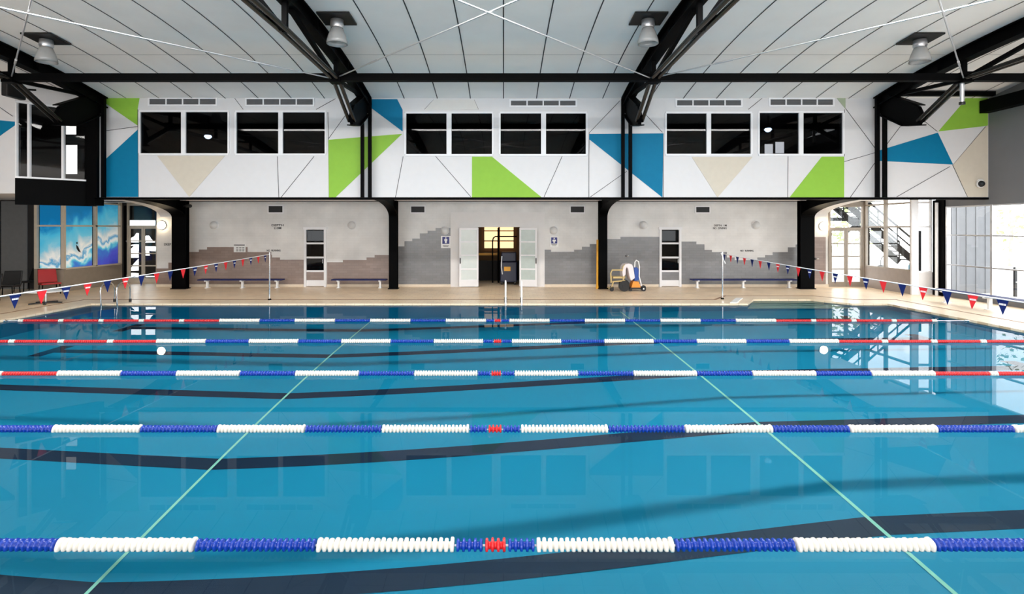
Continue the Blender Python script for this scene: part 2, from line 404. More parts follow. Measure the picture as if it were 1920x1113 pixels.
# ------------------------------------------------------------------ ceiling
b = MB(); ys = [-4+i*(YU+.15+4)/60 for i in range(61)]
for y0, y1 in zip(ys, ys[1:]):
    b.add([(XWL, y0, zc(y0)), (XWR, y0, zc(y0)), (XWR, y1, zc(y1)), (XWL, y1, zc(y1))], [(0, 1, 2, 3)], True)
    b.add([(XWL, y0, zc(y0)+.25), (XWR, y0, zc(y0)+.25), (XWR, y1, zc(y1)+.25), (XWL, y1, zc(y1)+.25)], [(0, 1, 2, 3)], True)
b.cur = 1
def joint_x(x):
    for y0, y1 in zip(ys, ys[1:]):
        if y1 < 2: continue
        b.add([(x-.014, y0, zc(y0)-.006), (x+.014, y0, zc(y0)-.006), (x+.014, y1, zc(y1)-.006), (x-.014, y1, zc(y1)-.006)], [(0, 1, 2, 3)])
for c in (-16.6, -8.77, 0, 7.76, 15.8):
    for k in range(-3, 4):
        x = c+1.043*k
        if XWL < x < XWR and not (c < -15 and x > -12.9) and not (c > 15 and x < 12.2): joint_x(x)
b.cur = 2
for y in (14.3,): b.add([(XWL, y-.008, zc(y)-.004), (XWR, y-.008, zc(y)-.004), (XWR, y+.008, zc(y)-.004), (XWL, y+.008, zc(y)-.004)], [(0, 1, 2, 3)])
struct(b.build('ceiling', [M['ceiling'], M['ceiling_joint'], mat('seam', (165, 165, 166), .7)]), 'curved pale grey panelled ceiling', 'ceiling')

# ------------------------------------------------------------------ walls
def holed(b, x0, x1, z0, z1, holes, y0, y1):
    """wall slab in x-z with rectangular holes (hx0,hx1,hz0,hz1)"""
    xs_ = sorted({x0, x1, *[h[0] for h in holes], *[h[1] for h in holes]}); zs_ = sorted({z0, z1, *[h[2] for h in holes], *[h[3] for h in holes]})
    for a, c in zip(xs_, xs_[1:]):
        run = None
        for p, q in zip(zs_, zs_[1:]):
            mx_, mz = (a+c)/2, (p+q)/2
            solid = x0 <= mx_ <= x1 and z0 <= mz <= z1 and not any(h[0] < mx_ < h[1] and h[2] < mz < h[3] for h in holes)
            if solid: run = (run[0], q) if run else (p, q)
            if (not solid or q == zs_[-1]) and run: b.box(a, c, y0, y1, *run); run = None
WPX = [((262, 341), (348, 429), 208.5, 289), ((442, 523), (530, 611), 209, 289.5), ((760, 838), (846, 924), 211, 290.5),
       ((937, 1015), (1023, 1100), 211, 290.5), ((1248, 1325), (1332, 1409), 211, 290), ((1422, 1498), (1505, 1581), 210, 290)]
holes = [(X(a[0], YU), X(c[1], YU), Z(y1, YU), Z(y0, YU)) for a, c, y0, y1 in WPX]
XU0, XU1 = -12.75, XWR
b = MB(); holed(b, XU0, XU1, ZS, zc(YU)+.1, holes, YU, YU+.18)
b.cur = 1
def jl(p, q, wd=.016):
    a, c = Vector((X(p[0], YU), YU-.003, Z(p[1], YU))), Vector((X(q[0], YU), YU-.003, Z(q[1], YU)))
    b.bar(a, c, .008, wd, up=(0, 1, 0)) if False else b.bar(a, c, wd, .008, up=(0, 1, 0))
for p, q in [((196, 245.5), (258, 237)), ((258.5, 205), (259.5, 369)), ((440, 184), (456, 205)), ((520, 293), (523, 370)), ((589, 293), (527, 370)),
             ((629, 185), (593, 205)), ((647, 217), (616, 260)), ((616, 262), (617, 370)), ((756, 293), (741.5, 370)), ((817, 293), (883, 369)),
             ((813, 187), (796, 205)), ((889, 187), (897, 205)), ((1054, 293), (1020, 369)), ((1104, 293), (1104, 370)), ((1175, 321), (1107, 369)),
             ((1162, 189), (1105.6, 248)), ((1211, 215), (1242, 248)), ((1243.5, 250), (1243.5, 370)), ((1429, 184), (1403, 205)), ((1477.6, 293), (1477, 370)),
             ((1585, 203), (1641, 278)), ((1583, 303), (1641, 286)), ((1641, 304), (1594, 370)), ((1583, 205), (1583, 293)), ((1781, 312), (1681, 369)),
             ((1723, 219), (1757.5, 246.5)), ((1688, 237), (1663, 270)), ((1848, 237), (1787, 309)), ((1786, 309), (1814, 369)), ((615, 210), (616, 262)), ((1105, 248), (1104, 293))]:
    jl(p, q)
b.cur = 2; b.box(XU0, XU1, YU-.02, YU+.2, ZS-.07, ZS)
wall_upper = struct(b.build('wall_upper', [M['white_panel'], M['joint'], M['steel']]), 'white upper facade clad in coloured triangular panels', 'wall')
def panel(pts, m, lab, d=YU, parent=wall_upper):
    bb = MB(); bb.prism([(X(x, d), Z(y, d)) for x, y in pts], 'y', d-.012, d+.01)
    o = bb.build('cladding_panel', M[m], parent); plabel(o, lab)
panel([(195.6, 182), (262, 183), (258, 205), (258, 235), (195.6, 192)], 'panel_green', 'green cladding panel')
panel([(258.5, 243), (196, 300.5), (197, 369), (259.5, 369)], 'panel_blue', 'blue cladding panel')
panel([(295, 292), (422, 292), (355, 369)], 'panel_beige', 'beige triangular cladding panel')
panel([(616, 262), (754, 251), (629, 370), (617, 370)], 'panel_green', 'green cladding panel')
panel([(693, 186), (745, 186), (755, 206), (755, 246.5), (693, 200)], 'panel_blue', 'blue cladding panel')
panel([(813, 187), (889, 187), (897, 205.5), (796, 205.5)], 'panel_grey', 'pale grey cladding panel')
panel([(885, 293.6), (922.5, 293.6), (1015.8, 370), (885, 370)], 'panel_green', 'green cladding panel')
panel([(1104.6, 251), (1243.5, 250), (1242, 370), (1104.6, 261)], 'panel_blue', 'blue cladding panel')
panel([(1296.8, 294), (1411, 294), (1345.3, 370)], 'panel_beige', 'beige triangular cladding panel')
panel([(1540.7, 293.6), (1582.4, 293.6), (1582.4, 370), (1480.3, 370)], 'panel_green', 'green cladding panel')
panel([(1568, 183.3), (1585, 183.3), (1585, 204)], 'panel_sage', 'small sage cladding panel')
panel([(1648, 282), (1758, 248.5), (1786.5, 308.3), (1648, 301.5)], 'panel_blue', 'blue cladding panel')
panel([(1812, 181), (1852, 181), (1852, 235.6), (1759, 246.5), (1803.6, 194.6)], 'panel_green', 'green cladding panel')
panel([(1852, 233), (1852, 369), (1814, 369), (1786.5, 309)], 'panel_beige', 'beige cladding panel')

# windows of the upper floor
WLAB = ['first', 'second', 'third', 'fourth', 'fifth', 'sixth']
for i, (a, c, y0, y1) in enumerate(WPX):
    x0, x1, xa, xc = X(a[0], YU), X(c[1], YU), X(a[1], YU), X(c[0], YU); z0, z1 = Z(y1, YU), Z(y0, YU)
    b = MB(); t = .028
    b.box(x0, x1, YU-.03, YU+.1, z0-.035, z0+t); b.box(x0, x1, YU-.03, YU+.1, z1-t, z1+.03)
    for p, q in ((x0-.03, x0+t), (xa-.01, xc+.01), (x1-t, x1+.03)): b.box(p, q, YU-.03, YU+.1, z0+t, z1-t)
    f = struct(b.build('window_%d' % (i+1), M['frame_white']), 'white framed dark two-pane window, %s from the left on the upper floor' % WLAB[i], 'window')
    for p, q in ((x0+t, xa-.01), (xc+.01, x1-t)):
        MB().box(p, q, YU+.02, YU+.03, z0+t, z1-t).build('pane', M['glass_dark'], f)

# dark rooms behind the upper windows
b = MB()
b.box(-19.4, XWR, 21.9, 22.1, ZS+.1, 6.6); b.box(-19.4, XWR, YU+.18, 22.1, 6.45, 6.7)
for x in (-4.2, 3.8, 11.7): b.box(x-.08, x+.08, YU+.18, 21.9, ZS+.2, 6.45)
struct(b.build('wall_upper_back', M['dark_room']), 'dark back wall of the rooms behind the upper windows', 'wall')
for px, py, lab in ((390, 256, 'small lit lamp glowing behind the leftmost upper window'), (1440, 243, 'small green lit exit lamp behind the rightmost upper window')):
    x, y, z = P(px, py, 19.6)
    t = thing('ceiling_lamp', lab, 'lamp', (x, y, z))
    MB().lathe([(0, z-.09), (.07, z-.07), (.13, z), (.1, z+.05), (0, z+.06)], (x, y, 0)).build('lamp_globe', M['exit'], t)
    MB().box(x-.02, x+.02, y-.02, y+.02, z+.06, 6.45).build('stem', M['black'], t)

# soffit slab over the deck
b = MB(); b.box(-19.4, XWR, YU+.2, 24.8, ZS+.12, ZS+.3)
struct(b.build('ceiling_soffit', M['plaster']), 'white soffit under the overhanging upper floor', 'soffit')

# left return: angled glazed recess and the facade piece in front of it
xa, ya_, xb, yb_ = -14.25, 15.9, -12.95, YU
b = MB()
b.prism([(xa, ya_), (xb, yb_), (xb, yb_+.15), (xa-.1, ya_+.12)], 'z', 3.3, 3.88)
b.prism([(xa, ya_), (xb, yb_), (xb, yb_+.15), (xa-.1, ya_+.12)], 'z', 3.1, 3.3)
struct(b.build('trim_4', M['steel']), 'black spandrel below the angled glazing', 'spandrel')
b = MB()
b.prism([(xa, ya_), (xb, yb_), (xb, yb_+.15), (xa-.1, ya_+.12)], 'z', 6.12, 6.75)
b.box(-19.4, xa, ya_, ya_+.15, 3.42, 6.9); 
wl = struct(b.build('wall_upper_left', M['white_panel']), 'white cladding left of the angled glazing', 'wall')
panel([(-40, 222), (28, 228), (28, 235), (-40, 283)], 'panel_blue', 'blue cladding panel', ya_, wl)
bb = MB(); q0, q1 = P(-2, 200, ya_-.004), P(24, 218, ya_-.004); bb.bar(q0, q1, .016, .01, up=(0, 1, 0)); bb.build('joint', M['joint'], wl)
dv = Vector((xb-xa, yb_-ya_, 0)); Ld = dv.length; dv.normalize(); nv = Vector((dv.y, -dv.x, 0))
b = MB()
def gp(t, z, off=0): q = Vector((xa, ya_, 0))+dv*t+nv*off; return (q.x, q.y, z)
cuts = [0, .173*Ld, .602*Ld, Ld]
for t in cuts: b.bar(gp(min(max(t, .03), Ld-.03), 3.88, -.02), gp(min(max(t, .03), Ld-.03), 6.12, -.02), .07, .07)
b.bar(gp(0, 3.9, -.02), gp(Ld, 3.9, -.02), .09, .05); b.bar(gp(0, 6.1, -.02), gp(Ld, 6.1, -.02), .09, .05)
f = struct(b.build('window_7', M['frame_white']), 'tall angled window of three panes in the left corner', 'window')
for t0, t1 in zip(cuts, cuts[1:]):
    p0, p1, p2, p3 = gp(t0, 3.9, -.03), gp(t1, 3.9, -.03), gp(t1, 6.1, -.03), gp(t0, 6.1, -.03)
    MB().add([p0, p1, p2, p3], [(0, 1, 2, 3)]).build('pane', M['glass_dark'], f)

b = MB(); b.box(-13.0, XU0+.0, 16.98, YU+.2, 3.12, 6.55)
struct(b.build('trim_11', M['steel']), 'black corner pier beside the angled glazing', 'pier')
def daywindow(n, rects, y, lab):
    b = MB(); f = MB()
    for x0, y0, x1, y1 in rects:
        a, c, p, q = X(x0, y), X(x1, y), Z(y1, y), Z(y0, y); b.box(a, c, y, y+.03, p, q)
        f.box(a-.05, c+.05, y-.03, y, p-.05, p).box(a-.05, c+.05, y-.03, y, q, q+.05).box(a-.05, a, y-.03, y, p, q).box(c, c+.05, y-.03, y, p, q)
    o = struct(b.build('window_%d' % n, M['daylight']), lab, 'window'); f.build('window_frame', M['black'], o)
daywindow(13, [(124, 228, 144, 252), (124, 272, 146, 326)], 19.5, 'daylit window inside the room behind the angled glazing')
daywindow(14, [(1433, 270, 1449, 288), (1453, 266, 1470, 287)], 20.6, 'daylit window inside the room behind the sixth upper window')
# ridge skylight in the vault
b = MB(); b.box(-12.3, 11.6, 8.83, 9.57, 7.0, 7.06)
o = struct(b.build('window_15', M['skylight']), 'long opal skylight strip along the ridge of the ceiling', 'skylight')
f = MB(); f.box(-12.4, 11.7, 8.75, 8.83, 6.98, 7.16).box(-12.4, 11.7, 9.57, 9.65, 6.98, 7.16).box(-12.4, -12.3, 8.83, 9.57, 6.98, 7.16).box(11.6, 11.7, 8.83, 9.57, 6.98, 7.16)
f.build('window_frame', M['frame_white'], o)

# far lower wall
dl = (X(570.5, YW), X(612, YW), ZD-.01, Z(428, YW)); dr = (X(1236, YW), X(1277, YW), ZD-.01, Z(428, YW)); de = (X(896, YW), X(975, YW), ZD-.01, Z(425.5, YW))
XF0, XF1 = -14.0, X(1553, YW)
b = MB(); holed(b, XF0, XF1, ZD-.05, ZS+.12, [dl, dr, de], YW, YW+.25)
b.cur = 1
for a, c in ((XF0, dl[0]-.03), (dl[1]+.03, X(845, YW)), (X(1021, YW), dr[0]-.03), (dr[1]+.03, XF1)): b.box(a, c, YW-.03, YW+.1, ZD-.02, ZD+.1)
wf = struct(b.build('wall_far', [M['white_brick'], M['skirting']]), 'white painted brick wall at the back of the deck', 'wall')
def dado(steps, xend, m, lab):
    b = MB()
    for i, (px, py) in enumerate(steps):
        nx = steps[i+1][0] if i+1 < len(steps) else xend
        b.box(X(px, YW), X(nx, YW), YW-.012, YW+.02, ZD+.1, Z(py, YW))
    plabel(b.build('tile_dado', M[m], wf), lab)
def s8(l): return [(1110+x/4.451, 360+y/4.451) for x, y in l]
def s7(l): return [(730+x/4.4525, 360+y/4.4525) for x, y in l]
def s6(l): return [(330+x/4.281, 350+y/4.281) for x, y in l]
dado([(293, 503), (316, 492), (325, 480)], 350, 'tile_brown', 'stepped taupe tile dado')
dado(s6([(85, 523), (185, 503), (250, 483), (465, 483), (575, 523), (765, 545), (770, 567), (835, 585)]), 570, 'tile_brown', 'stepped taupe tile dado')
dado(s6([(1213, 605), (1340, 587), (1530, 567), (1595, 547)]), 742, 'tile_brown', 'stepped taupe tile dado')
dado(s7([(70, 453), (127, 410), (192, 388), (255, 345), (320, 323), (387, 300)]), 845, 'tile_grey', 'stepped grey tile dado')
dado(s7([(1296, 480), (1350, 498), (1543, 480), (1608, 456), (1673, 433)]), 1124, 'tile_grey', 'stepped grey tile dado')
dado(s8([(80, 392), (238, 373)]), 1236, 'tile_grey', 'stepped grey tile dado')
dado(s8([(743, 412), (870, 435), (938, 482), (1000, 500), (1125, 545), (1190, 567), (1380, 545), (1445, 525), (1508, 500), (1635, 460), (1700, 437)]), 1500, 'tile_grey', 'stepped grey tile dado')
dado([(1500, 444)], 1548, 'tile_brown', 'taupe tile dado')

# two narrow glazed doors
def narrow_door(n, h, lab, side):
    x0, x1, z0, z1 = h; b = MB()
    b.box(x0, x0+.09, YW-.05, YW+.1, ZD, z1); b.box(x1-.09, x1, YW-.05, YW+.1, ZD, z1); b.box(x0-.03, x1+.03, YW-.06, YW+.1, z1-.05, z1+.05)
    d = struct(b.build('door_%d' % n, M['frame_white']), lab, 'door')
    zz = [ZD+.02, Z(525, YW), Z(508, YW), Z(482.5, YW), Z(456, YW), z1-.05]
    lf = MB()
    for z in zz[2:5]: lf.box(x0+.09, x1-.09, YW-.01, YW+.05, z-.035, z+.035)
    lf.box(x0+.09, x1-.09, YW-.01, YW+.05, zz[0], zz[1])
    lf.build('door_rails', M['frame_white'], d)
    MB().box(x0+.09, x1-.09, YW+.01, YW+.04, zz[1], zz[2]-.03).build('lower_panel', M[side], d)
    for za, zb in ((zz[2], zz[3]), (zz[3], zz[4]), (zz[4], zz[5])):
        MB().box(x0+.09, x1-.09, YW+.015, YW+.03, za+.035, zb-.035).build('pane', M['glass_dark'], d)
    MB().tube([(x1-.14, YW-.05, 1.0), (x1-.14, YW-.05, 1.16)], .012).build('door_handle', M['chrome'], d)
narrow_door(1, dl, 'narrow white door with three dark panes between the left benches', 'tile_brown')
narrow_door(2, dr, 'narrow white door with three grey panes right of the wheelchair', 'tile_grey')
b = MB()
for h in (dl, dr): b.box(h[0]-.3, h[1]+.3, YW+1.6, YW+1.7, -.1, 2.8); b.box(h[0]-.4, h[0]-.3, YW+.25, YW+1.7, -.1, 2.8); b.box(h[1]+.3, h[1]+.4, YW+.25, YW+1.7, -.1, 2.8)
struct(b.build('wall_store', M['dark_room']), 'dark store walls behind the narrow doors', 'wall')

# entrance to the changing rooms: white surround, two open leaves, dim room behind
b = MB(); holed(b, X(845, YW), X(1021, YW), ZD-.02, Z(398, YW), [de], YW-.07, YW+.02)
struct(b.build('trim_5', M['plaster']), 'white plaster surround of the double doors', 'door surround')
def leaf(px0, px1, hinge_right, lab, m, n):
    """open leaf lying back against the surround; hinge on the opening side"""
    x0, x1 = X(px0, YW-.2), X(px1, YW-.2); z0, z1 = ZD+.03, Z(427, YW-.2)
    xh = x1 if hinge_right else x0; sgn = -1 if hinge_right else 1; wd = x1-x0
    root = struct(thing('door_%d' % n, lab, 'door', (xh, YW-.1, ZD)))
    def bx(b, u0, u1, t0, t1, za, zb):
        ang = .17
        def q(u, t): return (xh+sgn*(u*math.cos(ang)), YW-.11-u*math.sin(ang)-t)
        b.prism([q(u0, t0), q(u1, t0), q(u1, t1), q(u0, t1)], 'z', za, zb)
    zz = [z0, Z(523, YW), Z(503.5, YW), Z(478, YW), Z(453, YW), z1]
    f = MB(); bx(f, 0, .07, 0, .045, z0, z1); bx(f, wd-.07, wd, 0, .045, z0, z1); bx(f, .07, wd-.07, 0, .045, z1-.08, z1); bx(f, .07, wd-.07, 0, .045, z0, zz[1])
    for z in zz[2:5]: bx(f, .07, wd-.07, 0, .045, z-.03, z+.03)
    f.build('door_frame', M['frame_white'], root)
    for a, c in zip(zz[1:], zz[2:]):
        g = MB(); bx(g, .07, wd-.07, .015, .03, a+(.03 if a > zz[1] else 0), c-(.03 if c < z1 else .08)); g.build('pane', M[m], root)
    hnd = MB(); bx(hnd, wd-.06, wd-.02, .045, .1, 1.0, 1.22); hnd.build('door_handle', M['black'], root)
leaf(861, 897, True, 'left white glazed leaf of the open double doors', 'frosted', 3)
leaf(974, 1007, False, 'right white glazed leaf of the open double doors', 'frosted_green', 4)
b = MB(); x0, x1 = X(880, YW), X(990, YW)
b.cur = 1; b.box(x0-.1, x0, YW+.25, 27, -.05, 3.2); b.box(x1, x1+.1, YW+.25, 27, -.05, 3.2); b.box(x0, x1, YW+.25, 27, 3.1, 3.2)
b.cur = 0; b.box(x0-.6, x1+.6, 27, 27.1, -.05, 3.2); b.cur = 1; b.box(x0, x1, YW+.2, 27, -.05, ZD-.005); b.cur = 1
b.box(x0, x1, 24.6, 24.75, ZD, .95)
struct(b.build('wall_changing_room', [M['room_brown'], M['dark_room']]), 'dim changing room seen through the open doors', 'wall')
lw = MB(); y = 26.95
for a, c in ((907.5, 934), (937.5, 963.5)): lw.box(X(a, y), X(c, y), y, y+.04, Z(465.5, y), Z(424, y))
lwo = struct(lw.build('window_8', M['lit_window']), 'warmly lit window at the back of the changing room', 'window')
f = MB()
for py in (424, 432.5, 451.5, 466): f.box(X(906, y), X(965, y), y-.03, y, Z(py, y)-.025, Z(py, y)+.025)
for px in (907, 935.7, 964): f.box(X(px, y)-.03, X(px, y)+.03, y-.035, y, Z(466, y), Z(424, y))
f.build('window_frame', M['room_brown'], lwo)
b = MB(); b.box(X(898, 24.7), X(934, 24.7), 24.35, 24.6, Z(478, 24.5), Z(474, 24.5))
tag(b.build('counter_shelf', M['yellow']), 'narrow ochre shelf inside the changing room doorway', 'shelf')
y = 23.6
t = thing('hand_rail', 'black tubular rail standing inside the open doorway', 'rail', (X(925, y), y, ZD))
MB().tube([P(923.5, 532, y)[:2]+(ZD,), P(923.5, 452, y), P(925, 446, y), P(929, 443, y), P(969, 443, y)], .03).build('rail_tube', M['steel'], t)
MB().tube([P(934.5, 532, y)[:2]+(ZD,), P(934.5, 427, y)], .045).build('rail_post', M['steel'], t)
y = 23.0
t = thing('floor_scrubber', 'navy cleaning machine with an ochre patch inside the doorway', 'cleaning machine', (X(953, y), y, ZD))
b = MB(); b.box(X(938, y), X(969, y), y-.25, y+.25, ZD+.1, Z(490, y)); b.box(X(940, y), X(968, y), y-.2, y+.2, Z(490, y), Z(472, y)); b.build('machine_body', mat('navy_machine', (20, 26, 56), .4), t, .04)
MB().box(X(945, y), X(957, y), y-.27, y-.24, Z(507, y), Z(499, y)).build('badge', M['yellow'], t)
for px in (941, 965): MB().lathe([(.08, -.04), (.08, .04)], (X(px, y), y-.2, ZD+.08), 'x', 14).build('wheel', M['black'], t)
MB().tube([P(941, 480, y-.3), P(940, 500, y-.3), P(942, 514, y-.3)], .035).build('hose', M['aluminium'], t)

# right end wall: grey above, glazing below
yg0, yg1 = 18.8, 1.0
b = MB(); b.box(XWR, XWR+.2, -4, 19.3, 3.15, 6.95); b.box(XWR, XWR+.2, -4, 18.85, ZD-.1, .22); b.box(XWR, XWR+.2, -4, .5, .22, 3.15)
struct(b.build('wall_right', M['dark_grey']), 'dark grey end wall above the right glazing', 'wall')
ms = [18.8-1.73*i for i in range(11)]
b = MB()
for y in ms: b.box(XWR-.03, XWR+.1, y-.035, y+.035, .22, 3.15)
for z in (.24, 1.155, 2.17, 3.13): b.box(XWR-.02, XWR+.09, ms[-1], ms[0], z-.022, z+.022)
f = struct(b.build('window_9', M['aluminium']), 'tall glazed wall along the right side of the pool hall', 'window')
for y0, y1 in zip(ms, ms[1:]): MB().box(XWR+.03, XWR+.04, y1+.035, y0-.035, .26, 3.11).build('pane', M['glass'], f)
b = MB(); b.box(XWR-.06, XWR+.2, 18.86, 19.36, ZD, 3.4)
struct(b.build('trim_6', M['steel']), 'dark corner post between the glazed booth and the glazing', 'post')
b = MB(); b.tube([(XWR-.12, 19.1, ZD), (XWR-.12, 19.1, 3.3)], .05)
tag(b.build('downpipe', M['sign_white']), 'white downpipe in the dark corner beside the right glazing', 'pipe')
b = MB(); b.box(XWR-.32, XWR-.02, 3, 17.15, 6.02, 6.4)
struct(b.build('trim_7', M['steel']), 'black eaves beam along the right wall', 'beam')
b = MB(); b.box(11.9, XWR-.3, 16.6, 16.75, 6.58-.13, 6.58)
struct(b.build('trim_8', M['steel']), 'short black purlin in the right corner', 'beam')

# right booth: glazed vestibule with the double door beside it
xv, yv0, yv1 = 14.53, 19.4, YW
zs_, zm, zt = .895, 2.46, 3.32
b = MB(); b.box(xv, xv+.12, yv0, yv1, ZD-.02, zs_); 
struct(b.build('wall_booth', mat('booth_taupe', (146, 134, 126), .5)), 'taupe low wall of the right glazed booth', 'wall')
b = MB(); b.box(xv+.12, XWR, yv0, yv0+.12, ZD-.02, zs_-.05)
struct(b.build('wall_booth_front', M['plaster']), 'white low front wall of the right glazed booth', 'wall')
b = MB()
for y in (yv0+.05, 20.8, yv1-.05): b.box(xv+.01, xv+.11, y-.06, y+.06, zs_, ZS+.12)
for z in (zs_, zm, zt): b.box(xv-.01, xv+.12, yv0+.09, yv1-.09, z-.03, z+.03)
f = struct(b.build('window_10', M['frame_taupe']), 'two-bay side glazing of the right booth', 'window')
for y0, y1 in ((yv0+.1, 20.755), (20.845, yv1-.1)):
    for z0, z1 in ((zs_+.03, zm-.03), (zm+.03, zt-.03)): MB().box(xv+.05, xv+.06, y0, y1, z0, z1).build('pane', M['glass'], f)
b = MB()
b.box(xv-.04, xv+.2, yv0-.06, yv0+.004, ZD, ZS+.1)
b.box(XWR-.12, XWR-.06, yv0-.02, yv0+.06, zs_-.05, ZS+.1)
for z in (zs_-.05, zm, zt): b.box(xv+.2, XWR-.12, yv0-.02, yv0+.06, z-.035, z+.035)
f = struct(b.build('window_11', M['frame_white']), 'white narrow front window of the right booth', 'window')
for z0, z1 in ((zs_-.015, zm-.035), (zm+.035, zt-.035)): MB().box(xv+.2, XWR-.12, yv0+.02, yv0+.03, z0, z1).build('pane', M['glass'], f)
def double_door(n, x0, x1, y, z0, z1, zt, lab, m, g, nr=4):
    b = MB(); xm = (x0+x1)/2
    for p, q in ((x0, x0+.07), (x1-.07, x1)): b.box(p, q, y-.04, y+.06, z0, zt+.06)
    b.box(x0+.07, x1-.07, y-.04, y+.06, z1, z1+.08); b.box(x0+.07, x1-.07, y-.04, y+.06, zt, zt+.06)
    d = struct(b.build('door_%d' % n, m), lab, 'door')
    MB().box(x0+.07, x1-.07, y, y+.01, z1+.08, zt).build('transom_pane', g, d)
    for p, q in ((x0+.07, xm-.005), (xm+.005, x1-.07)):
        f = MB(); f.box(p, p+.07, y-.02, y+.03, z0, z1); f.box(q-.07, q, y-.02, y+.03, z0, z1)
        zz = [z0+.2+(z1-.06-z0-.2)*k/nr for k in range(nr+1)]
        f.box(p+.07, q-.07, y-.02, y+.03, z0, z0+.2); f.box(p+.07, q-.07, y-.02, y+.03, z1-.06, z1)
        for z in zz[1:-1]: f.box(p+.07, q-.07, y-.02, y+.03, z-.025, z+.025)
        lf = f.build('door_leaf', m, d)
        MB().box(p+.07, q-.07, y, y+.008, z0+.2, z1-.06).build('pane', g, lf)
double_door(5, X(1553, YW), xv-.0, YW, ZD, Z(430, YW), Z(388, YW), 'glazed double door to the outside beside the right booth', M['frame_taupe'], M['glass'])
b = MB(); b.box(X(1553, YW), xv, YW-.02, YW+.1, Z(388, YW)+.06, ZS+.12)
struct(b.build('trim_9', M['frame_taupe']), 'header above the right double door', 'header')

# left booth with the sea mural
xo, yo0, yo1 = -16.3, 20.2, 23.3
so, mo, to = Z(504, yo0), Z(423, yo0), Z(377, yo0)
b = MB(); b.box(xo-.12, xo, yo0, yo1, ZD-.02, so); b.box(-17.4, xo-.12, yo0, yo0+.12, ZD-.02, so); b.box(xo-.12, xo, yo0+.05, yo1, to+.1, ZS+.12); b.box(-17.3, xo-.12, yo0+.03, yo0+.1, to+.1, ZS+.12)
struct(b.build('wall_left_booth', mat('booth_brown', (150, 138, 124), .5)), 'taupe low wall of the left booth under the mural', 'wall')
b = MB(); cu = [yo0+.05, 21.83, yo1-.06]
for y in cu: b.box(xo-.1, xo+.01, y-.05, y+.05, so, to+.1)
for z in (so, mo, to): b.box(xo-.1, xo+.01, yo0+.1, yo1-.1, z-.03, z+.03)
b.box(-17.4, -17.3, yo0, yo0+.1, so, to+.1)
for z in (so, mo, to): b.box(-17.3, xo-.1, yo0, yo0+.09, z-.03, z+.03)
f = struct(b.build('window_12', M['frame_tan']), 'beige framed window of the left booth covered by a sea mural', 'window')
for y0, y1 in ((cu[0]+.06, cu[1]-.18), (cu[1]+.05, cu[2]-.14)):
    for z0, z1 in ((so+.03, mo-.03), (mo+.03, to-.03)): MB().box(xo-.05, xo-.04, y0, y1, z0, z1).build('mural_pane', M['mural'], f)
for z0, z1 in ((so+.03, mo-.03), (mo+.03, to-.03)): MB().box(-17.22, xo-.16, yo0+.04, yo0+.05, z0, z1).build('mural_pane', M['mural'], f)
# dark surfer on the wave in the mural
b = MB(); yy, zz_ = 20.95, Z(463, 20.9)
b.add([(xo-.032, yy-.12, zz_+.1), (xo-.032, yy-.02, zz_+.02), (xo-.032, yy+.12, zz_-.22), (xo-.032, yy-.02, zz_-.16), (xo-.032, yy-.1, zz_-.05)], [(0, 1, 2, 3, 4)])
b.box(xo-.036, xo-.03, yy-.1, yy-.05, zz_+.12, zz_+.2)
b.build('mural_figure', M['black'], f)
double_door(6, -16.28, -14.9, 23.6, ZD, Z(426, 23.6), Z(385, 23.6), 'glazed double door beside the sea mural', M['frame_tan'], M['glass'], 4)
b = MB(); b.box(-16.3, -14.88, 23.58, 23.7, Z(385, 23.6)+.06, ZS+.12); b.box(-14.9, -13.9, 23.58, 23.7, 0, ZS+.12); b.box(XF0, XF0+.1, YW+.25, 23.6, 0, ZS+.12)
struct(b.build('wall_left_return', M['frame_tan']), 'beige wall round the left double door', 'wall')
# dark lobby behind the left door, with bright gaps to the daylight
b = MB(); y = 26.5
def h4(x0, y0, x1, y1): return (X(x0, 26.5), X(x1, 26.5), Z(y1, 26.5), Z(y0, 26.5))
holed(b, -20.5, -14.5, -.1, 3.5, [h4(*q) for q in ((237, 437, 260, 527), (265, 442, 292, 479), (268, 517, 292, 527), (240, 413, 291, 424))], y, y+.1)
for poly in ([(236, 436), (256, 436), (251, 443), (240, 449), (236, 452)], [(236, 454), (261, 454), (261, 458), (250, 458), (236, 462)], [(236, 462), (252, 460), (241, 470), (244, 480), (236, 484)], [(236, 483), (261, 483), (254, 490), (248, 497), (236, 499)],
             [(236, 499), (249, 497), (241, 508), (236, 510)], [(236, 508), (261, 507), (261, 512), (247, 511), (236, 516)], [(280, 441), (293, 441), (293, 455), (285, 449)], [(264, 455), (293, 454), (293, 462), (264, 461)], [(280, 470), (293, 471), (293, 480), (282, 480)], [(264, 441), (273, 441), (265, 450)]):
    b.prism([(X(x, 26.45), Z(v, 26.45)) for x, v in poly], 'y', y-.08, y-.02)
b.box(-20.5, -20.4, 23.3, y, -.1, 3.5); b.box(-14.6, -14.5, 23.7, y, -.1, 3.5); b.box(-20.5, -14.5, 23.3, y+.1, 3.5, 3.6); b.box(-20.5, -14.5, 24.6, y, -.1, ZD-.01); b.box(-20.5, -16.3, 23.3, 23.4, -.1, 3.5)
struct(b.build('wall_lobby', M['dark_room']), 'dark lobby walls seen through the left glazed door', 'wall')

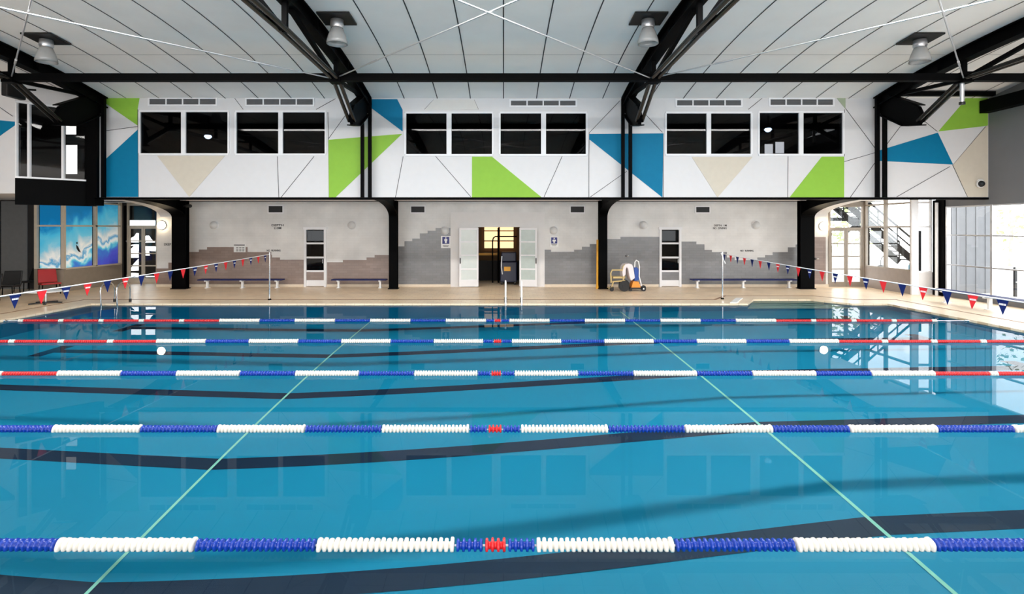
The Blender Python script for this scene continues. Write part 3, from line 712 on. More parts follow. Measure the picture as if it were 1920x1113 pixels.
# left end of the hall
b = MB(); b.box(XWL-.2, XWL, -4, 22.2, -.1, 7.2)
struct(b.build('wall_left', M['dark_room']), 'dark left end wall', 'wall')
b = MB(); b.box(XWL, -17.4, 21.2, 21.4, -.1, ZS+.12)
struct(b.build('wall_left_back', M['dark_room']), 'dark wall behind the chairs at the left', 'wall')
b = MB(); y = 21.19; b.box(XWL, X(52, y), y-.03, y, ZD, Z(377, y)); 
for k in range(22): z = .15+k*.15; b.box(XWL, X(52, y), y-.042, y-.03, z, z+.012)
struct(b.build('door_7', M['shutter']), 'grey roller shutter in the dark left corner', 'shutter')
# near side, behind the camera: a glazed wall with a low parapet
b = MB(); b.box(XWL, XWR, -4.2, -4, -.1, 1.3); b.box(XWL, XWR, -4.2, -4, 3.9, 6.6)
for i in range(9): x = XWL+i*(XWR-XWL)/8; b.box(x-.1, x+.1, -4.2, -4, 1.3, 3.9)
struct(b.build('wall_near', M['plaster']), 'near wall of the hall with large glazed openings', 'wall')

# ------------------------------------------------------------------ steel: columns, brackets, trusses
def column(px, outer, lab):
    d = 21.25; x = X(px, d)
    w2 = .16 if not outer else .27
    t = thing('support_column', lab, 'column', (x, d, ZD), 'black columns along the deck')
    b = MB(); b.box(x-w2, x+w2, d-.13, d-.1, ZD, ZS+.1); b.box(x-w2, x+w2, d+.1, d+.13, ZD, ZS+.1); b.box(x-w2*.75, x+w2*.75, d-.1, d+.1, ZD, ZS+.1)
    b.build('column_shaft', M['steel'], t)
    MB().box(x-w2-.03, x+w2+.03, d-.18, d+.18, ZD, ZD+.03).build('base_plate', M['steel'], t)
    # curved haunch reaching forward to the facade
    y0, y1 = d-.13, YU+.25; n = 14; ztop, zlow = ZS+.12, 2.85
    poly = [(y0, ztop), (y0, zlow)]
    ry, rz = (2.6 if not outer else 3.4), (ZS+.02-zlow)
    arc = [(y0-ry*(1-math.cos(a)), zlow+rz*math.sin(a)) for a in [PI/2*k/n for k in range(n+1)]]
    arc = [(y, z) for y, z in arc if y > y1]
    b = MB()
    for p, q in zip(arc, arc[1:]): b.prism([(p[0], ztop), (q[0], ztop), q, p], 'x', x-.06, x+.06)
    b.prism([(arc[-1][0], ztop), (y1, ztop), (y1, ZS+.02), arc[-1]], 'x', x-.06, x+.06)
    b.build('haunch', M['steel'], t)
    b = MB()
    for p, q in zip(arc, arc[1:]): b.prism([p, q, (q[0], q[1]-.02), (p[0], p[1]-.02)], 'x', x-w2, x+w2)
    o = b.build('haunch_flange', M['steel'], t)
    if outer:
        b = MB(); sg = 1 if x > 0 else -1; xa_, xb_ = sorted((x+sg*w2, x+sg*(w2+.45)))
        for p, q in zip(arc, arc[1:]): b.prism([p, q, (q[0], q[1]+.03), (p[0], p[1]+.03)], 'x', xa_, xb_)
        plabel(b.build('haunch_lining', M['plaster'], t), 'white curved lining beside the bracket')
column(338.5, True, 'wide black column left of the long left bench')
column(738, False, 'black column left of the changing room doors')
column(1130, False, 'black column beside the yellow pole')
column(1511, True, 'wide black column at the right end of the right bench')

chord = [(5.4, 6.2), (7.4, 6.22), (10.65, 6.25), (13.9, 6.2), (15.35, 5.42)]
def truss(x, lab, post_dx=(-.115, .115)):
    t = thing('roof_truss', lab, 'roof truss', (x, 16.95, ZS), 'black roof trusses')
    # rafter: I-section following the vault
    n = 30; yy = [4.0+(17.12-4.0)*k/n for k in range(n+1)]; rz = lambda y: zc(y)-.012
    b = MB()
    for y0, y1 in zip(yy, yy[1:]):
        for (xa, xb, za, zb) in ((-.13, .13, 0, -.035), (-.13, .13, -.3, -.335), (-.02, .02, -.035, -.3)):
            b.add([(x+u, y, rz(y)+v) for y in (y0, y1) for u, v in ((xa, za), (xb, za), (xb, zb), (xa, zb))], [(0, 1, 2, 3), (7, 6, 5, 4), (0, 4, 5, 1), (1, 5, 6, 2), (2, 6, 7, 3), (3, 7, 4, 0)])
    for yk in (9.0, 12.2, 14.6): b.box(x-.12, x+.12, yk-.01, yk+.01, rz(yk)-.3, rz(yk)-.03)
    b.build('rafter', M['steel'], t)
    for s in (-.075, .075): MB().tube([(x+s, y, z) for y, z in chord], .05, 12).build('bottom_chord', M['steel_tube'], t)
    for y in (7.4, 10.65, 13.9):
        zb = 6.22
        MB().box(x-.05, x+.05, y-.05, y+.05, zb, rz(y)-.3).build('strut', M['steel'], t)
    for (ya, za), (yb, zb) in (((13.8, 6.22), (10.95, rz(10.95)-.36)), ((14.0, 6.2), (16.2, rz(16.2)-.3)), ((10.5, 6.25), (7.6, rz(7.6)-.36)), ((7.3, 6.2), (4.6, rz(4.6)-.36))):
        MB().bar((x, ya, za), (x, yb, zb), .09, .09).build('diagonal', M['steel'], t)
    MB().box(x-.14, x+.14, 13.75, 14.05, 6.1, 6.36).build('node_plate', M['steel'], t)
    b = MB(); b.prism([(15.2, 5.5), (15.38, 5.3), (15.95, 5.42), (16.98, 6.0), (16.98, 6.48), (16.55, 6.44), (15.38, 5.84)], 'x', x-.05, x+.05)
    b.bar((x, 15.28, 5.3), (x, 15.95, 5.4), .24, .03); b.bar((x, 15.92, 5.4), (x, 16.98, 5.95), .24, .03); b.bar((x, 15.3, 5.86), (x, 16.5, 6.42), .22, .03)
    b.build('end_plate', M['steel'], t)
    for s in post_dx: MB().box(x+s-.05, x+s+.05, 16.9, 17.0, ZS-.02, 6.44).build('hanger_post', M['steel'], t)
TX = (-12.55, -4.27, 3.83, 11.74)
for x, lab in zip(TX, ('black roof truss at the far left beside the angled glazing', 'black roof truss left of the ceiling centre', 'black roof truss right of the ceiling centre', 'black roof truss at the far right beside the dark grey wall')):
    truss(x, lab)
b = MB(); b.box(-12.6, XWR, 13.81, 13.99, 6.15, 6.33)
tag(b.build('tie_beam', M['steel']), 'long black tie beam running across all the roof trusses', 'beam')
for a, c, lab in ((0, 1, 'left'), (1, 2, 'centre'), (2, 3, 'right')):
    for s in (0, 1):
        xa, xb = (TX[a], TX[c]) if s == 0 else (TX[c], TX[a])
        b = MB(); zz = 6.24-.04*s
        b.tube([(xa, 13.9, zz), (xb, 5.4, zz)], .016, 8)
        m_ = [(xa+xb)/2*0+xa+(xb-xa)*k for k in (.1, .105)]
        b.tube([(xa+(xb-xa)*.14, 13.9-8.5*.14, zz), (xa+(xb-xa)*.175, 13.9-8.5*.175, zz)], .024, 8)
        tag(b.build('brace_rod', M['rod']), 'thin brace rod crossing the %s ceiling bay from its %s beam end' % (lab, 'left' if s == 0 else 'right'), 'brace rod', 'ceiling brace rods')

# ------------------------------------------------------------------ ceiling lamps
for px, py, d, lab in ((632, 34, 12.2, 'bell glass ceiling lamp beside the truss left of centre'), (1215, 36, 12.2, 'bell glass ceiling lamp beside the truss right of centre'),
                       (87, 75, 13.3, 'bell glass ceiling lamp at the far left, close to the left truss'), (1725, 80, 13.3, 'bell glass ceiling lamp at the far right, close to the right truss')):
    x = X(px, d); z = zc(d)
    t = thing('pendant_lamp', lab, 'ceiling lamp', (x, d, z-.03), 'bell glass ceiling lamps')
    sl = (zc(d+.3)-zc(d-.3))/.6
    b = MB(); vs = [(x+u, d+v, zc(d)+sl*v-w_) for w_ in (.012, .05) for u, v in ((-.36, -.32), (.36, -.32), (.36, .32), (-.36, .32))]
    b.add(vs, [(0, 1, 2, 3), (4, 5, 6, 7), (0, 1, 5, 4), (1, 2, 6, 5), (2, 3, 7, 6), (3, 0, 4, 7)]); b.build('mounting_plate', M['black'], t)
    MB().lathe([(0, z-.04), (.14, z-.06), (.15, z-.2), (.13, z-.24)], (x, d, 0)).build('lamp_housing', M['aluminium'], t)
    MB().lathe([(.1, z-.235), (.125, z-.24), (.15, z-.3), (.19, z-.4), (.225, z-.52), (.23, z-.6), (.215, z-.6), (.21, z-.52), (.175, z-.4), (.14, z-.3), (.11, z-.25)], (x, d, 0), n=28).build('lamp_shade', M['lamp_glass'], t)
    MB().lathe([(0, z-.4), (.05, z-.38), (.06, z-.3), (.04, z-.24)], (x, d, 0), n=14).build('bulb', M['globe_off'], t)

# ------------------------------------------------------------------ wall lights, grilles, lettering, signs
for px, py, on, lab in ((402, 422, 0, 'round opal wall light above the long left bench'), (660, 422, 0, 'round opal wall light above the short left bench'), (834, 432, 0, 'round opal wall light above the left toilet sign'),
                        (1038, 432, 0, 'round opal wall light above the right toilet sign'), (1206, 422, 0, 'round opal wall light above the wheelchair'), (1417, 422, 0, 'round opal wall light above the right bench'),
                        (304, 422, 1, 'lit round globe on the wall beside the left double door'), (1543, 424, 1, 'lit round globe on the wall beside the right double door')):
    x, y, z = P(px, py, YW); r = .165
    t = thing('wall_light', lab, 'wall light', (x, YW, z), 'round wall lights')
    MB().lathe([(r*1.05, YW), (r*1.05, YW-.04), (r*.98, YW-.05)], (x, 0, z), 'y', 28).build('back_ring', M['frame_white'], t)
    MB().lathe([(r*.97, YW-.045)]+[(r*.97*math.cos(a), YW-.045-.11*math.sin(a)) for a in [PI/2*k/7 for k in range(1, 8)]], (x, 0, z), 'y', 28).build('globe', M['globe_on' if on else 'globe_off'], t)
for (x0, y0, x1, y1), lab in (((504, 386, 530, 398), 'black wall grille high above the left depth lettering'), ((771, 387, 796, 398), 'black wall grille left of the open double doors'),
                       ((1070, 387, 1095, 398), 'black wall grille right of the open double doors'), ((1305, 388, 1330, 398), 'dark wall grille high above the right depth lettering')):
    t = thing('wall_grille', lab, 'grille', (X((x0+x1)/2, YW), YW, Z(y1, YW)), 'lower wall grilles')
    a, c, p, q = X(x0, YW), X(x1, YW), Z(y1, YW), Z(y0, YW)
    MB().box(a-.04, c+.04, YW-.025, YW, p-.04, p).box(a-.04, c+.04, YW-.025, YW, q, q+.04).box(a-.04, a, YW-.025, YW, p, q).box(c, c+.04, YW-.025, YW, p, q).build('grille_frame', M['frame_white'], t)
    b = MB().box(a, c, YW-.006, YW, p, q)
    for k in range(5): zz = p+(q-p)*(k+.5)/5; b.box(a, c, YW-.02, YW-.006, zz-.012, zz+.004)
    b.build('louvre', M['black'], t)
for (x0, x1, y0, y1), lab in (((281, 405, 185.5, 196), 'air grille above the first upper window from the left'), ((463, 587, 186, 196.5), 'air grille above the second upper window from the left'),
                       ((958, 1079, 189, 198), 'air grille above the fourth upper window from the left'), ((1269, 1389, 188, 198), 'air grille above the fifth upper window from the left'), ((1444, 1561, 186.5, 197), 'air grille above the sixth upper window, furthest right')):
    a, c, p, q = X(x0, YU), X(x1, YU), Z(y1, YU), Z(y0, YU)
    t = thing('air_grille', lab, 'air grille', ((a+c)/2, YU, p), 'upper air grilles')
    b = MB(); b.box(a-.05, c+.05, YU-.03, YU, p-.05, p).box(a-.05, c+.05, YU-.03, YU, q, q+.05).box(a-.05, a, YU-.03, YU, p, q).box(c, c+.05, YU-.03, YU, p, q)
    for k in (1, 2, 3): xx = a+(c-a)*k/4; b.box(xx-.02, xx+.02, YU-.025, YU, p, q)
    b.build('grille_frame', M['frame_white'], t)
    b = MB().box(a, c, YU-.005, YU, p, q)
    for k in range(4): zz = p+(q-p)*(k+.5)/4; b.box(a, c, YU-.016, YU-.005, zz-.008, zz+.006)
    b.build('louvre', mat('grille_dark', (92, 93, 96), .6), t)
def lettering(lines, lab):
    px, py = lines[0][1:3]
    t = thing('wall_lettering', lab, 'lettering', P(px, py, YW-.004))
    for body, x, y, h, wpx in lines:
        o = text(body, 'lettering_text', h/.72, P(x, y, YW-.004), M['letter'], t, depth=.003, bold=.002)
        xs_ = [v.co.x for v in o.data.vertices]; o.scale[0] = wpx*YW/F/(max(xs_)-min(xs_))
lettering([('DEPTH', 520.5, 422.2, .085, 22.5), ('2.0M', 520.5, 427.6, .085, 14)], 'black depth lettering on the white wall right of the long left bench')
lettering([('DEPTH', 1346, 422.6, .075, 14), ('1M', 1359.5, 422.6, .075, 5.5), ('NO', 1340, 427.8, .075, 6.5), ('DIVING', 1354.5, 427.8, .075, 16)], 'black depth and no diving lettering on the white wall above the right bench')
lettering([('NO', 503, 469.5, .075, 6), ('RUNNING', 517.5, 469.5, .075, 17)], 'small dark running notice lettering left of the narrow left door')
lettering([('NO', 1391, 470, .07, 6), ('RUNNING', 1405, 470, .07, 16)], 'small grey running notice lettering above the right bench')
lettering([('DEEP', 314, 458, .09, 13)], 'small dark lettering on the wall beside the lit left globe')
def toilet_sign(x0, y0, x1, y1, female, lab):
    d = YW-.012; a, c, p, q = X(x0, d), X(x1, d), Z(y1, d), Z(y0, d); cx = (a+c)/2
    t = thing('toilet_sign', lab, 'sign', (cx, d, p), 'toilet signs')
    MB().box(a, c, d-.02, d, p, q).build('sign_board', M['sign_white'], t)
    s = (c-a)*.36; zc_ = q-.04-s
    MB().box(cx-s, cx+s, d-.024, d-.02, zc_-s, zc_+s).build('blue_square', M['sign_blue'], t)
    b = MB(); y = d-.028
    b.lathe([(.028, y), (.028, y+.004)], (cx, 0, zc_+s*.68), 'y', 14)
    pr = [(-.05, .3), (.05, .3), (.085, -.25), (.04, -.25), (.03, -.8), (-.03, -.8), (-.04, -.25), (-.085, -.25)] if female else [(-.06, .38), (.06, .38), (.06, -.2), (.04, -.2), (.035, -.8), (-.035, -.8), (-.04, -.2), (-.06, -.2)]
    b.prism([(cx+u, zc_+v*s) for u, v in pr], 'y', y, y+.004); b.build('person_pictogram', M['sign_white'], t)
    b = MB(); b.box(cx-s*.9, cx+s*.9, d-.023, d-.02, p+.09, p+.115); b.box(cx-s*.7, cx+s*.7, d-.023, d-.02, p+.05, p+.07); b.build('sign_line', M['shutter'], t)
toilet_sign(827, 442, 845, 465, False, 'blue and white toilet sign on the tiles left of the open doors')
toilet_sign(1031, 443, 1047, 463, True, 'blue and white toilet sign on the white wall right of the open doors')
d = YW-.014; a, c, p, q = X(438.5, d), X(460.5, d), Z(472.5, d), Z(457.5, d)
t = thing('notice_board', 'white paper notice on the wall above the long left bench', 'notice', (a, d, p))
MB().box(a, c, d-.012, d, p, q).build('notice_sheet', M['sign_white'], t)
b = MB(); b.box(a+.01, c-.03, d-.016, d-.012, q-.06, q-.015)
for k in range(3):
    for j in range(3): b.box(a+.1+.12*k, a+.19+.12*k, d-.015, d-.012, p+.04+.065*j, p+.07+.065*j)
b.build('notice_print', M['shutter'], t)

# security cameras
x, y, z = P(1834, 345, YU-.013)
t = thing('security_camera', 'white dome security camera on the beige panel at the right', 'security camera', (x, y, z))
MB().lathe([(.1, YU-.012), (.1, YU-.06), (.07, YU-.075)], (x+.05, 0, z+.06), 'y', 20).build('camera_base', M['sign_white'], t)
MB().lathe([(0, YU-.22)]+[(.1*math.sin(a), YU-.12-.1*math.cos(a)) for a in [PI*k/10 for k in range(1, 10)]]+[(0, YU-.02)], (x, 0, z), 'y', 18).build('camera_dome', M['black'], t)
MB().lathe([(.12, YU-.12), (.12, YU-.07), (.05, YU-.05)], (x, 0, z), 'y', 20).build('camera_shroud', M['sign_white'], t)
x, y, z = P(353, 386, 20.9)
t = thing('security_camera', 'small black camera on the wide left column', 'security camera', (x, y, z))
MB().tube([(X(343, 21.1), 21.14, z), (X(345, 20.9), 20.95, z), (x, 20.9, z)], .025).build('camera_arm', M['black'], t)
MB().lathe([(.06, -.1), (.07, .06), (.05, .1)], (x+.05, 20.85, z), 'x', 14).build('camera_body', M['black'], t)
t = thing('conduit_pipe', 'short grey pipe hanging below the tie beam at the far right truss', 'pipe', P(1804, 152, 13.9))
MB().tube([P(1804, 153.5, 13.9), P(1804, 193, 13.9)], .05).build('pipe', M['aluminium'], t)
MB().tube([P(1804, 191, 13.9), P(1804, 196, 13.9)], .07).build('pipe_end', M['black'], t)
x, y, z = P(11, 160, 15.0)
t = thing('loudspeaker', 'dark curved speaker bracket on the white cladding at the far left', 'loudspeaker', (x, y, z))
MB().box(x-.05, x+.13, 14.9, 15.5, z-.3, z+.1).build('speaker_box', M['black'], t, .03); MB().bar((x+.04, 15.4, z), (x+.04, 15.9, z+.1), .05, .05).build('bracket', M['steel'], t)

# ------------------------------------------------------------------ lane ropes
PITCH = .0432
_sec = {}
def section(n, colour):
    k = (n, colour)
    if k in _sec: return _sec[k]
    prof = []; wd = .031 if colour == 'float_white' else .024
    idx = []
    for i in range(n):
        x0 = i*PITCH+(PITCH-wd)/2; R = {('float_red', 21): .038, ('float_white', 3): .046}.get((colour, n), .051 if colour == 'float_blue' else .054)
        if colour == 'float_white' and n > 3 and i in (0, n-1): R = .058
        for r, h in ((.027, x0), (R*.93, x0+.003), (R, x0+wd*.3), (R, x0+wd*.7), (R*.93, x0+wd-.003), (.027, x0+wd)): prof.append((r, h)); idx.append((i, r > .04))
    b = MB(); b.lathe(prof, (0, 0, 0), 'x', 16, True, lambda j, q: (1-.07*((q//2+idx[j][0]) % 2)) if idx[j][1] else 1)
    _sec[k] = b.mesh('float_section', M[colour]); return _sec[k]
names = {'float_white': 'white float section', 'float_blue': 'blue float section', 'float_red': 'red float section'}
ROPES = [(1022, -.06, 'nearest blue and white lane rope, closest to the camera'), (804.5, -.1, 'second lane rope counted from the near side'), (700.5, -.12, 'middle lane rope, third from the near side'),
         (640, -.125, 'fourth lane rope from the near side, second from the far edge'), (601, -.15, 'farthest lane rope, nearest the changing room side of the pool')]
for py, cx, lab in ROPES:
    y = F*(HC-.02)/(py-HY); zr = .02
    t = thing('lane_rope', lab, 'lane rope', (cx, y, zr), 'floating lane ropes')
    MB().tube([(XL, y, zr), (XR, y, zr)], .008, 6).build('cable', M['rope'], t)
    seq = []
    u = 2*PITCH
    for L, colr in [(5, 'float_blue'), (24, 'float_white'), (21, 'float_blue'), (24, 'float_white'), (21, 'float_blue'), (24, 'float_white'), (21, 'float_blue'), (24, 'float_white')]+[(21, 'float_red'), (3, 'float_white')]*6:
        seq.append((u, L, colr)); u += L*PITCH
    def put(xs_, L, colr):
        o = bpy.data.objects.new('float_section', section(L, colr)); COL.objects.link(o); o.parent = t; o.location = (xs_, 0, 0); plabel(o, names[colr])
    put(-2*PITCH, 4, 'float_red')
    for u0, L, colr in seq:
        if cx+u0+L*PITCH < XR-.25: put(u0, L, colr)
        if cx-u0-L*PITCH > XL+.25: put(-u0-L*PITCH, L, colr)
    for xe, s in ((XL, 1), (XR, -1)):
        MB().tube([(xe, y, zr), (xe+.1*s, y, zr)], .022, 8).box(xe-.02, xe+.02, y-.04, y+.04, -.08, ZD-.005).build('hook', M['chrome'], t)

# ------------------------------------------------------------------ backstroke flags
def bunting(x, posty, pz, near, count, first_d, left, lab, plab):
    t = thing('flag_post', plab, 'post', (x, posty, ZD), 'flag line posts')
    MB().tube([(x, posty, ZD), (x, posty, pz+.06)], .026, 12).build('pole', M['chrome'], t)
    MB().lathe([(.055, ZD), (.055, ZD+.03), (.03, ZD+.05)], (x, posty, 0)).build('base_sleeve', M['steel'], t)
    def rz(y): u = (posty-y); return pz-.030*u+.0011*u*u-.0 if u < 16 else pz
    r = thing('flag_line', lab, 'flag line', (x, posty, pz), 'backstroke flag lines')
    MB().tube([(x, posty-.5*k, rz(posty-.5*k)) for k in range(33)], .011, 6).build('line', M['rope'], r)
    for k in range(count):
        d = first_d+.5*k; z0, z1 = rz(d+.1), rz(d-.1); sw = random.uniform(-.02, .02)
        red = (k % 2 == 0) != left if False else (k % 2 == 1)
        a, c, e = (d-.1, z1-.005), (d+.1, z0-.005), (d+sw, rz(d)-.225)
        b = MB(); b.add([(x-.003, *a), (x-.003, *c), (x-.003, *e), (x+.003, *a), (x+.003, *c), (x+.003, *e)], [(0, 1, 2), (5, 4, 3), (0, 3, 4, 1), (1, 4, 5, 2), (2, 5, 3, 0)])
        p = b.build('pennant', M['flag_red' if red else 'flag_navy'], r); plabel(p, 'red pennant' if red else 'navy pennant')
        if (left and k in (0, 2, 3, 5, 10, 11, 12, 14, 16, 18)) or (not left and k in (0, 1, 3, 6, 8, 10, 12, 13)):
            q = MB()
            for j in range(6):
                yy = d-.05+.1*j/5; zz = rz(d)-.075; q.box(x-.005, x+.005, yy-.008, yy+.006, zz-.014, zz+.014)
            q.build('printed_mark', M['flag_white'], p)
bunting(-7.68, 17.9, 1.55, 1.5, 19, 8.57, True, 'line of red and navy triangular flags on the left side of the pool', 'slim post at the far deck carrying the left flag line')
bunting(7.27, 18.1, 1.56, 1.5, 21, 7.94, False, 'line of red and navy triangular flags on the right side of the pool', 'slim post at the far deck carrying the right flag line')
x, y, z = P(1352, 475, 18.1)
t = thing('pole_stay', 'short white stay slanting down from the right flag post', 'stay', (x, y, z)); MB().tube([(x, 18.1, z+.02), P(1360, 494, 18.1)], .018).build('stay', M['sign_white'], t)

# ------------------------------------------------------------------ pool ladders and rails
def ladder(cx, cy_, dirx, diry, lab):
    """two bent grab rails and submerged treads at a pool edge; (dirx,diry) points into the water"""
    t = thing('pool_ladder', lab, 'pool ladder', (cx, cy_, ZD), 'pool ladders')
    sx, sy = -diry, dirx
    for s in (-.25, .25):
        bx_, by_ = cx+s*sx, cy_+s*sy
        def q(u, z): return (bx_+dirx*u, by_+diry*u, z)
        pts = [q(-.42, ZD), q(-.42, .46)]+[q(-.42+.31-.31*math.cos(a), .46+.26*math.sin(a)) for a in [PI*k/8 for k in range(1, 8)]]+[q(.2, .46), q(.16, .0), q(.12, -.9)]
        MB().tube(pts, .022, 10).build('grab_rail', M['chrome'], t)
        MB().tube([q(-.42, ZD), q(-.42, ZD+.1)], .04, 10).build('rail_sleeve', M['black'], t)
    for z in (-.25, -.5, -.75):
        c = (cx+dirx*.14, cy_+diry*.14); b = MB(); b.bar((c[0]-.25*sx, c[1]-.25*sy, z), (c[0]+.25*sx, c[1]+.25*sy, z), .09, .025); b.build('tread', M['aluminium'], t)
ladder(-12.45+.25, YF, 0, -1, 'chrome pool ladder at the far left corner')
t = thing('hand_rail', 'pair of white rail posts at the far pool edge before the open doors', 'rail', (X(963, 17.35), 17.35, ZD))
for px in (948, 977.5):
    x = X(px, 17.3)
    MB().tube([(x, 17.3, ZD), (x, 17.3, .66), (x, 17.24, .74), (x, 17.14, .74), (x, 17.08, .68), (x, 17.0, .05), (x, 16.98, -.8)], .028, 10).build('grab_rail', M['sign_white'], t)
    MB().tube([(x, 17.3, ZD), (x, 17.3, ZD+.16)], .045, 10).build('rail_sleeve', M['black'], t)

# pale non-slip pad by the alcove
b = MB(); pad = [(X(1368.5, 17.1), 17.1), (X(1381.5, 17.1), 17.1), (X(1392.5, 18.25), 18.25), (X(1380, 18.25), 18.25)]
b.prism(pad, 'z', ZD, ZD+.03)
tag(b.build('starting_pad', M['sign_white']), 'pale flat pad on the coping at the left corner of the alcove', 'pad')

# ------------------------------------------------------------------ benches
def bench(x0, x1, legs, y0, axis, lab, zt=.4):
    """blue slatted bench; axis x: along the far wall, axis y: along the right wall"""
    mid = (x0+x1)/2
    t = thing('bench', lab, 'bench', (mid, y0, ZD) if axis == 'x' else (y0, mid, ZD), 'blue slatted benches')
    for k in range(3):
        o = -.13+.13*k; b = MB()
        b.box(x0, x1, y0+o-.055, y0+o+.055, zt-.045, zt) if axis == 'x' else b.box(y0+o-.055, y0+o+.055, x0, x1, zt-.045, zt)
        b.build('slat', M['navy'], t, .008)
    for l in legs:
        b = MB()
        def bx(a, c, p, q, z0, z1): b.box(a, c, p, q, z0, z1) if axis == 'x' else b.box(p, q, a, c, z0, z1)
        bx(l-.035, l+.035, y0-.05, y0+.05, ZD, zt-.08); bx(l-.04, l+.04, y0-.18, y0+.18, zt-.08, zt-.045); bx(l-.06, l+.06, y0-.12, y0+.12, ZD, ZD+.02)
        b.build('leg', M['sign_white'], t)
yb = 21.55
bench(X(374.5, yb), X(531, yb), [X(p, yb) for p in (389, 455, 520)], yb, 'x', 'long blue bench left of the narrow left door')
bench(X(623, yb), X(725, yb), [X(p, yb) for p in (635, 713)], yb, 'x', 'short blue bench right of the narrow left door')
bench(X(1296, yb), X(1492, yb), [X(p, yb) for p in (1307, 1393, 1479)], yb, 'x', 'long blue bench right of the narrow right door')
bench(4.0, 17.7, [17.3, 15.75, 14.2, 12.6, 11.0, 9.4, 7.8, 6.2, 4.6], 14.05, 'y', 'very long blue bench along the right glazing', .46)

# ------------------------------------------------------------------ wheelchair, towel, trolley, pole, hooks
y = 20.6
def Q(px, py, d=y): return P(px, py, d)
t = thing('pool_wheelchair', 'tan plastic pool wheelchair beside the black column and yellow pole', 'wheelchair', (X(1155, y), y, ZD))
for dy in (-.24, .24):
    d = y+dy
    b = MB(); b.tube([Q(1146, 530, d), Q(1145, 512, d), Q(1148, 506, d), Q(1166, 506, d), Q(1170, 510, d)], .028); b.build('arm_frame', M['tan'], t)
    MB().tube([Q(1169, 536, d), Q(1168, 500, d), Q(1172, 496, d)], .026).build('back_post', M['tan'], t)
    b = MB(); b.tube([Q(1148, 528, d), Q(1172, 526, d)], .028); b.tube([Q(1150, 528, d), Q(1147, 538, d)], .024); b.build('side_rail', M['tan'], t)
    cx, cz = X(1170, d), ZD+.2
    MB().lathe([(.2, d-.045), (.2, d+.045)], (cx, 0, cz), 'y', 26).lathe([(.06, d-.06), (.06, d+.06)], (cx, 0, cz), 'y', 14).build('wheel', M['black'], t)
    MB().lathe([(.075, d-.025), (.075, d+.025)], (X(1147, d), 0, ZD+.075), 'y', 18).build('caster', M['black'], t)
b = MB(); b.box(X(1147, y), X(1170, y), y-.22, y+.22, Z(521, y), Z(517.5, y)); b.build('seat', M['tan'], t, .015)
MB().prism([(X(1166.5, y), Z(519, y)), (X(1169, y), Z(519, y)), (X(1171, y), Z(498, y)), (X(1169, y), Z(498, y))], 'y', y-.22, y+.22).build('backrest', M['tan'], t)
MB().box(X(1140, y), X(1146, y), y-.2, y+.2, ZD+.09, ZD+.12).build('footrest', M['tan'], t)
# towel draped over the back
b = MB(); prof = [(1165, 518), (1164, 508), (1166, 499), (1169, 494.5), (1176, 493), (1182, 494.5), (1184.5, 500), (1186, 510), (1187.5, 520), (1180, 525), (1177, 516), (1175, 503), (1172, 499.5), (1170.5, 504), (1170, 514)]
b.prism([(X(a, y), Z(c, y)) for a, c in prof], 'y', y-.27, y+.25)
tag(b.build('towel', M['towel'], None, .02), 'white towel draped over the back of the tan wheelchair', 'towel')
t = thing('cleaning_trolley', 'orange and blue pool cleaner trolley with a white handle', 'trolley', (X(1193, y), y, ZD))
MB().prism([(X(1181, y), Z(539, y)), (X(1199, y), Z(539, y)), (X(1195, y), Z(527, y)), (X(1185, y), Z(526, y))], 'y', y-.22, y+.2).build('cleaner_body', M['orange'], t)
MB().box(X(1179, y), X(1203, y), y-.24, y+.22, ZD+.09, ZD+.14).build('trolley_base', M['black'], t)
MB().prism([(X(1188, y), Z(526, y)), (X(1196, y), Z(524, y)), (X(1197, y), Z(505, y)), (X(1192, y), Z(500, y)), (X(1187.5, y), Z(502, y))], 'y', y-.15, y+.12).build('cleaner_bag', M['blue_plastic'], t)
for dy in (-.18, .16):
    d = y+dy
    MB().tube([Q(1203, 536, d), Q(1198.5, 518, d), Q(1199, 500, d), Q(1197, 490, d), Q(1193, 487.5, d), Q(1190.5, 491, d), Q(1190, 501, d)], .022).build('handle', M['sign_white'], t)
    MB().lathe([(.095, d-.06), (.095, d+.0)], (X(1206, d), 0, ZD+.095), 'y', 22).build('wheel', M['black'], t)
    MB().lathe([(.03, d-.07), (.03, d-.06)], (X(1206, d), 0, ZD+.095), 'y', 12).build('hub', M['sign_white'], t)
    MB().lathe([(.06, d-.03), (.06, d+.03)], (X(1182, d), 0, ZD+.06), 'y', 16).build('caster', M['black'], t)
d = 21.3
b = MB(); b.tube([(X(1119.5, d), d-.05, ZD), (X(1120, d), d-.05, Z(449, d))], .042); b.lathe([(.055, ZD), (.055, ZD+.12)], (X(1119.5, d), d-.05, 0))
tag(b.build('rescue_pole', M['yellow']), 'yellow pole standing against the black column left of the wheelchair', 'pole')
for px, py, lab in ((1175.5, 479.5, 'small chrome wall hook above the wheelchair'), (1530, 485, 'small chrome wall hook right of the wide right column')):
    x, yy, z = P(px, py, YW-.012); t = thing('wall_hook', lab, 'hook', (x, yy, z))
    MB().lathe([(.04, yy), (.04, yy-.02)], (x-.03, 0, z), 'y', 14).build('hook_plate', M['black'], t); MB().tube([(x-.03, yy-.02, z), (x-.02, yy-.08, z), (x+.06, yy-.08, z)], .02).build('hook_arm', M['chrome'], t)

